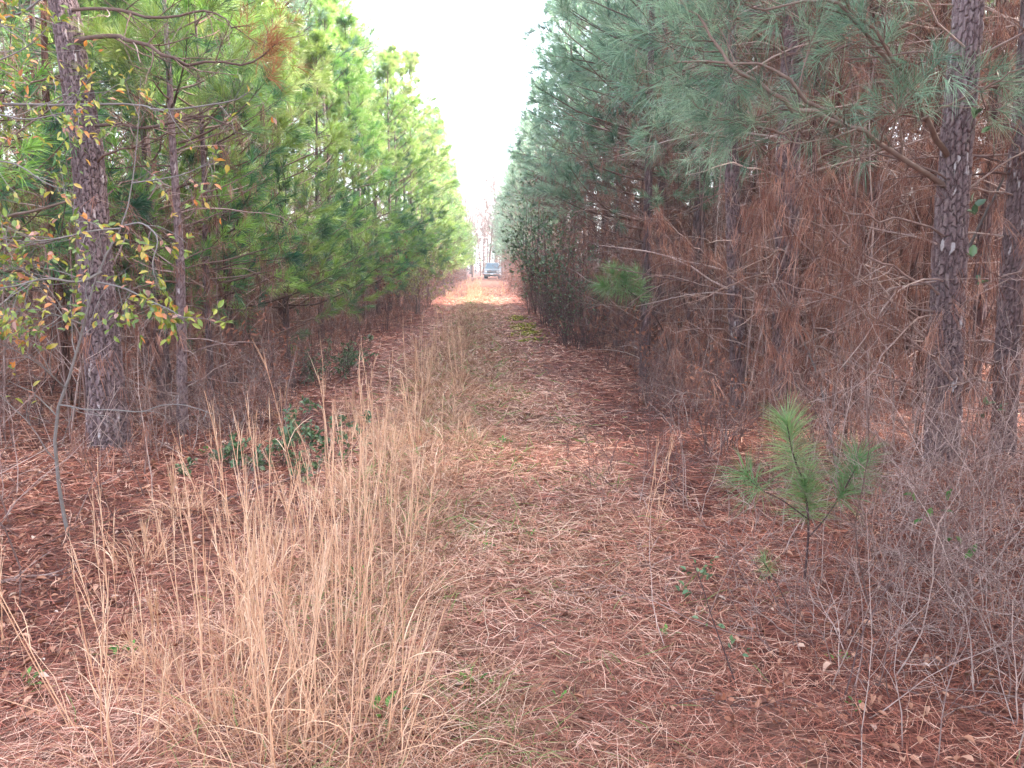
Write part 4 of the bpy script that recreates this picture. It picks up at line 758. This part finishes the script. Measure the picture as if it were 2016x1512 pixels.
cane('greenbrier vine with bright leaf sprig in front of the flaky-barked trunk', [(1880, 1180, 3.3), (1870, 1100, 3.3), (1858, 1050, 3.3), (1840, 1020, 3.3), (1830, 1010, 3.3)], .0022, 5, 'weed', 2, 'vine', (.04, .065), 'vine', 'twig')
cane('greenbrier vine with a few leaves climbing right of the flaky-barked trunk', [(1960, 980, 5.1), (1940, 800, 5.1), (1915, 620, 5.1), (1925, 480, 5.1), (1905, 330, 5.1), (1925, 210, 5.1)], .003, 9, 'leaf_green', 2, 'vine', (.06, .1), 'vine', 'twig')
cane('pale leaning dead pole crossing behind the flaky-barked trunk', [(1845, 700, 6.3), (1880, 560, 6.2), (1925, 450, 6.1), (1975, 350, 6.0), (2000, 230, 6.0), (2010, 120, 6.0)], .016, 6, None, 0, 'dead_pole', cat='dead sapling', mat='grey_stem')
cane('slim grey sapling pole leaning left behind the young pine', [(1660, 1010, 5.4), (1640, 880, 5.5), (1610, 740, 5.6), (1565, 640, 5.7), (1520, 560, 5.8)], .012, 8, None, 0, 'dead_pole', cat='dead sapling', mat='grey_stem')
WV = []
for k in range(3):
    mb = MB(); n = 9; th = g.uniform(0, 6.3, n); el = g.uniform(.3, 1.2, n); B = np.stack([g.normal(0, .02, n), g.normal(0, .02, n), np.full(n, .01)], -1)
    D = np.stack([np.cos(th)*np.cos(el), np.sin(th)*np.cos(el), np.sin(el)], -1); P = poly(B, D, g.uniform(.03, .07, n), 3, 0, .1, g); tubes(mb, P, np.full((n, 3), .0008), 3, 0, .3)
    leaves(mb, P[:, -1], D+g.normal(0, .3, D.shape), np.tile([0., 0, 1], (n, 1)), g.uniform(.03, .055, n), g.uniform(.018, .034, n), 0, g.uniform(0, 1, n)); WV.append(mb.mesh('weed', [M['weed']]))
for (px, py, s, lab) in [(1312, 1280, 1.2, 'bright green grassy sprout on straw at the right of the trail'), (1645, 1365, 1.0, 'bright green three-leaved seedling near the bottom right twigs'), (1685, 1470, .9, 'green seedling beside the pale twig at the bottom right'), (990, 875, 1.6, 'green weed in the middle of the trail'), (960, 1100, 1.0, 'small green weed on the trail beside the tall grass'), (930, 1390, 1.5, 'flat green leafy weed near the bottom of the trail'), (760, 1480, 1.6, 'broad-leaved green weed at the foot of the dense grass'), (700, 1160, 1.4, 'green weed among tan grass stems'), (240, 1305, 1.5, 'green weed on the leaf litter at the lower left'), (635, 1075, 1.0, 'green weed left of the trail grass'), (410, 890, 1.6, 'green weed beside the foot of the thin young pine'), (1045, 1075, 1.0, 'small green weed on the right wheel rut'), (1100, 1415, .9, 'tiny green weed at the bottom of the trail'), (55, 1370, 1.4, 'green sprig at the lower left frame edge'), (925, 600, 3.0, 'grey-green weed clump far along the grassy strip')]:
    dy = py-522; Y = 1.6*1514/dy*.985; q = at(px, py, Y)
    t = tag(link('weed', WV[len(lab) % 3]), lab, 'weed', 'green weeds on the trail floor'); t.location = (q[0], q[1], float(gz(q[0], q[1]))); t.scale = (s*.55,)*3; t.rotation_euler = (0, 0, g.uniform(0, 6.3))
def stick(label, pts, r):
    P = px_line(pts, 20)+g.normal(0, .004, (20, 3)); P[:, 2] = np.maximum(P[:, 2], gz(P[:, 0], P[:, 1])+r+.02); mb = MB(); tubes(mb, P[None], np.linspace(r, r*.5, 20)[None], 6, 0, .45)
    P2, R2, _ = grow(P[None], np.full((1, 20), r*.5), 4, .2, .9, .4, .9, .1, .3, 5, .6, wob=.1, g=g); tubes(mb, P2, R2, 4, 0, .7); tag(mb.obj('fallen_stick', [M['twig']]), label, 'stick')
stick('grey fallen stick lying on leaf litter at the left frame edge', [(-60, 1185, 3.62), (20, 1158, 3.72), (70, 1148, 3.78), (120, 1150, 3.78)], .011)
stick('fallen branch lying across the straw beside the evergreen bush', [(440, 1000, 5.0), (520, 960, 5.45), (600, 935, 5.8), (640, 925, 5.95)], .013)
stick('long pale grass straw lying diagonally across the trail', [(1010, 1290, 3.1), (1080, 1240, 3.32), (1160, 1205, 3.5), (1250, 1185, 3.62)], .003)
stick('pale bare twig lying at the bottom right of the straw', [(1690, 1420, 2.66), (1780, 1450, 2.58), (1880, 1490, 2.48), (1990, 1530, 2.38)], .004)

# ------------------------------------------------------------------ far end: truck and woods
def flat_mat(name, c, rough=.4, metal=0., coat=0.):
    m = bpy.data.materials.new(name); m.use_nodes = True; n = m.node_tree.nodes; p = n['Principled BSDF']; l = m.node_tree.links
    nz = n.new('ShaderNodeTexNoise'); nz.inputs['Scale'].default_value = 4; r = n.new('ShaderNodeMapRange'); r.inputs['To Min'].default_value = rough*.8; r.inputs['To Max'].default_value = rough*1.2
    l.new(nz.outputs['Fac'], r.inputs['Value']); l.new(r.outputs[0], p.inputs['Roughness'])
    p.inputs['Base Color'].default_value = (*c, 1); p.inputs['Metallic'].default_value = metal; p.inputs['Coat Weight'].default_value = coat; return m
F = {k: flat_mat(*v) for k, v in dict(paint=('silver_paint', (.16, .19, .225), .5, .0, .1), glass=('windscreen_glass', (.07, .11, .15), .35, 0, 0), black=('black_plastic', (.02, .02, .022), .6), tyre=('tyre_rubber', (.025, .025, .025), .85), chrome=('chrome', (.7, .7, .72), .18, 1.), lamp=('lamp_lens', (.75, .78, .8), .1, 0, .5), plate=('plate_white', (.7, .7, .7), .5)).items()}
def bm_obj(name, bm, mat, parent, bevel=0.):
    if bevel: bmesh.ops.bevel(bm, geom=bm.edges[:], offset=bevel, segments=2, affect='EDGES', profile=.6)
    bmesh.ops.recalc_face_normals(bm, faces=bm.faces[:]); me = bpy.data.meshes.new(name); bm.to_mesh(me); bm.free(); me.materials.append(mat); return link(name, me, parent)
def loft(name, secs, mat, parent, bevel=.03):
    """secs: (x half-width low, x half-width high, z low, z high) at each y"""
    bm = bmesh.new(); rings = []
    for (y, wl, wh, zl, zh) in secs: rings.append([bm.verts.new(c) for c in ((-wl, y, zl), (wl, y, zl), (wh, y, zh), (-wh, y, zh))])
    for a, b in zip(rings, rings[1:]):
        for k in range(4): bm.faces.new((a[k], a[(k+1) % 4], b[(k+1) % 4], b[k]))
    bm.faces.new(rings[0][::-1]); bm.faces.new(rings[-1]); return bm_obj(name, bm, mat, parent, bevel)
tr = thing('pickup_truck', 'silver-grey pickup truck parked at the far end of the trail, seen from the front', 'truck', (.82, 91, 0), R_(-3))
loft('body', [(-.05, .86, .84, .62, .98), (.12, .96, .88, .45, 1.06), (1.3, .97, .92, .42, 1.14), (1.55, .97, .93, .42, 1.16), (5.5, .97, .94, .45, 1.16)], F['paint'], tr, .04)
loft('cab', [(1.45, .88, .86, 1.15, 1.18), (2.15, .90, .70, 1.15, 1.82), (2.5, .90, .70, 1.15, 1.88), (3.6, .90, .70, 1.15, 1.86), (3.95, .88, .84, 1.15, 1.2)], F['paint'], tr, .03)
bm = bmesh.new(); q = [bm.verts.new(c) for c in ((-.78, 1.52, 1.22), (.78, 1.52, 1.22), (.63, 2.10, 1.79), (-.63, 2.10, 1.79), (-.78, 1.49, 1.23), (.78, 1.49, 1.23), (.63, 2.07, 1.80), (-.63, 2.07, 1.80))]
for f in ((4, 5, 6, 7), (0, 3, 2, 1), (0, 1, 5, 4), (1, 2, 6, 5), (2, 3, 7, 6), (3, 0, 4, 7)): bm.faces.new([q[i] for i in f])
bm_obj('windscreen', bm, F['glass'], tr)
gr = loft('grille', [(-.10, .52, .52, .70, .93), (-.04, .54, .54, .69, .94)], F['black'], tr, .01)
loft('grille_bar', [(-.125, .5, .5, .80, .84), (-.10, .5, .5, .80, .84)], F['chrome'], gr, .006)
bu = loft('bumper', [(-.22, .90, .90, .46, .62), (-.02, .98, .98, .44, .64)], F['chrome'], tr, .03)
loft('air_dam', [(-.16, .80, .88, .28, .435), (.05, .84, .9, .28, .435)], F['black'], tr, .02)
loft('number_plate', [(-.235, .15, .15, .50, .60), (-.223, .15, .15, .50, .60)], F['plate'], bu, 0)
for sx in (-1, 1):
    o = loft('headlight', [(-.09, .14, .14, .74, .93), (.04, .15, .15, .73, .95)], F['lamp'], tr, .015); o.location = (sx*.71, 0, 0)
    o = loft('mirror', [(1.75, .09, .09, 1.18, 1.36), (1.85, .10, .10, 1.17, 1.38)], F['paint'], tr, .02); o.location = (sx*1.1, 0, 0)
    for yw in (.95, 4.4):
        bm = bmesh.new(); bmesh.ops.create_cone(bm, cap_ends=True, segments=32, radius1=.39, radius2=.39, depth=.27, matrix=Matrix.Translation((sx*.82, yw, .39)) @ Matrix.Rotation(math.pi/2, 4, 'Y'))
        wo = bm_obj('wheel', bm, F['tyre'], tr, .02)
        bm = bmesh.new(); bmesh.ops.create_cone(bm, cap_ends=True, segments=24, radius1=.24, radius2=.2, depth=.05, matrix=Matrix.Translation((sx*.965, yw, .39)) @ Matrix.Rotation(sx*math.pi/2, 4, 'Y')); bm_obj('rim', bm, F['chrome'], wo)
def bare_tree(g, H):
    mb = MB(); P = poly(np.zeros((1, 3)), np.array([[g.normal(0, .04), 0, 1]]), H, 10, .02, .04, g); R = np.linspace(.16, .02, 10)[None]; tubes(mb, P, R, 8, 0, .5)
    P1, R1, _ = grow(P, R, 16, .25, .95, .4, .9, H*.22, H*.42, 8, .5, .05, .12, g=g); m2 = MB(); tubes(m2, P1, R1, 5, 0, .6)
    P2, R2, _ = grow(P1, R1, 7, .25, 1, .35, .9, .3, .5, 7, .55, .04, .13, ls=np.linalg.norm(P1[:, -1]-P1[:, 0], axis=1), g=g, rmin=.028); tubes(m2, P2, R2, 4, 0, .6)
    P3, R3, _ = grow(P2, R2, 6, .2, 1, .3, .9, .35, .6, 5, .6, .03, .14, ls=np.linalg.norm(P2[:, -1]-P2[:, 0], axis=1), g=g, rmin=.018); tubes(m2, P3, R3, 3, 0, .7)
    return mb.mesh('trunk', [M['limb']]), m2.mesh('crown', [M['limb']])
BT = [bare_tree(g, h) for h in (15, 13.5, 14)]
for k, (x, y) in enumerate([(-2.6, 104), (-.6, 112), (1.4, 106), (3.4, 118), (-4.5, 116), (5.5, 110), (-7, 122), (.4, 126), (8, 125), (-1.6, 101), (.6, 104), (2.4, 109), (-3.4, 109), (-.2, 118), (1.8, 115), (3.0, 128), (-1.8, 122)]):
    t = thing('bare_tree', 'leafless grey hardwood tree standing beyond the parked truck', 'tree', (x, y, 0), g.uniform(0, 6.3), 'bare trees beyond the truck', g.uniform(.75, 1.05)); link('trunk', BT[k % 3][0], t); link('crown', BT[k % 3][1], t)
for (x, y, s) in [(2.6, 101, .75), (4.6, 104, .9), (-4.4, 106, .8), (1.9, 121, .8)]: place_pine(x, y, 'far_right', 'dark evergreen standing in the woods behind the parked truck', 'evergreens behind the truck', g.uniform(0, 6.3), s)
n = 42000; X = g.uniform(-120, 120, n); Y = g.uniform(132, 150, n); Z = g.uniform(0, 1, n)**1.2*(7.5+4*n2(X, Y*.1, .25, 4)); mb = MB()
leaves(mb, np.stack([X, Y, Z], -1), g.normal(0, 1, (n, 3)), g.normal(0, 1, (n, 3)), g.uniform(.3, .7, n), g.uniform(.15, .35, n), 0, g.uniform(0, 1, n))
for side in (-1, 1):
    n = 30000; X = side*(27+g.uniform(0, 12, n)); Y = g.uniform(-12, 135, n); Z = g.uniform(0, 1, n)**1.5*(2.6+2.6*n2(X, Y, .5, 4))
    leaves(mb, np.stack([X, Y, Z], -1), g.normal(0, 1, (n, 3)), g.normal(0, 1, (n, 3)), g.uniform(.2, .5, n), g.uniform(.1, .25, n), 1, g.uniform(0, 1, n))
n = 420; X = g.uniform(-120, 120, n); Y = g.uniform(133, 150, n); P = poly(np.stack([X, Y, 0*X], -1), np.tile([0., 0, 1], (n, 1)), g.uniform(7, 11, n), 5, 0, .04, g); tubes(mb, P, np.full((n, 1), .11)*np.linspace(1, .3, 5)[None], 5, 2, .5)
tag(mb.obj('distant_woods', [M['far_leaf'], M['leaf_rust'], M['grey_stem']]), 'far woods closing the view behind the pines and the truck', 'woods', kind='stuff')

# ------------------------------------------------------------------ air
def add_haze(dens):
    m = bpy.data.materials.new('air'); m.use_nodes = True; n = m.node_tree.nodes; n.clear(); o = n.new('ShaderNodeOutputMaterial'); v = n.new('ShaderNodeVolumePrincipled')
    v.inputs['Color'].default_value = (.86, .9, .95, 1); v.inputs['Density'].default_value = dens; v.inputs['Anisotropy'].default_value = .2; m.node_tree.links.new(v.outputs[0], o.inputs['Volume'])
    bm = bmesh.new(); bmesh.ops.create_cube(bm, size=1, matrix=Matrix.Translation((0, 250, 9.5)) @ Matrix.Diagonal((1300, 1400, 21.5, 1))); me = bpy.data.meshes.new('haze'); bm.to_mesh(me); bm.free(); me.materials.append(m)
    tag(link('haze', me), kind='stuff')
HAZE = 0.0014
if HAZE: add_haze(HAZE)
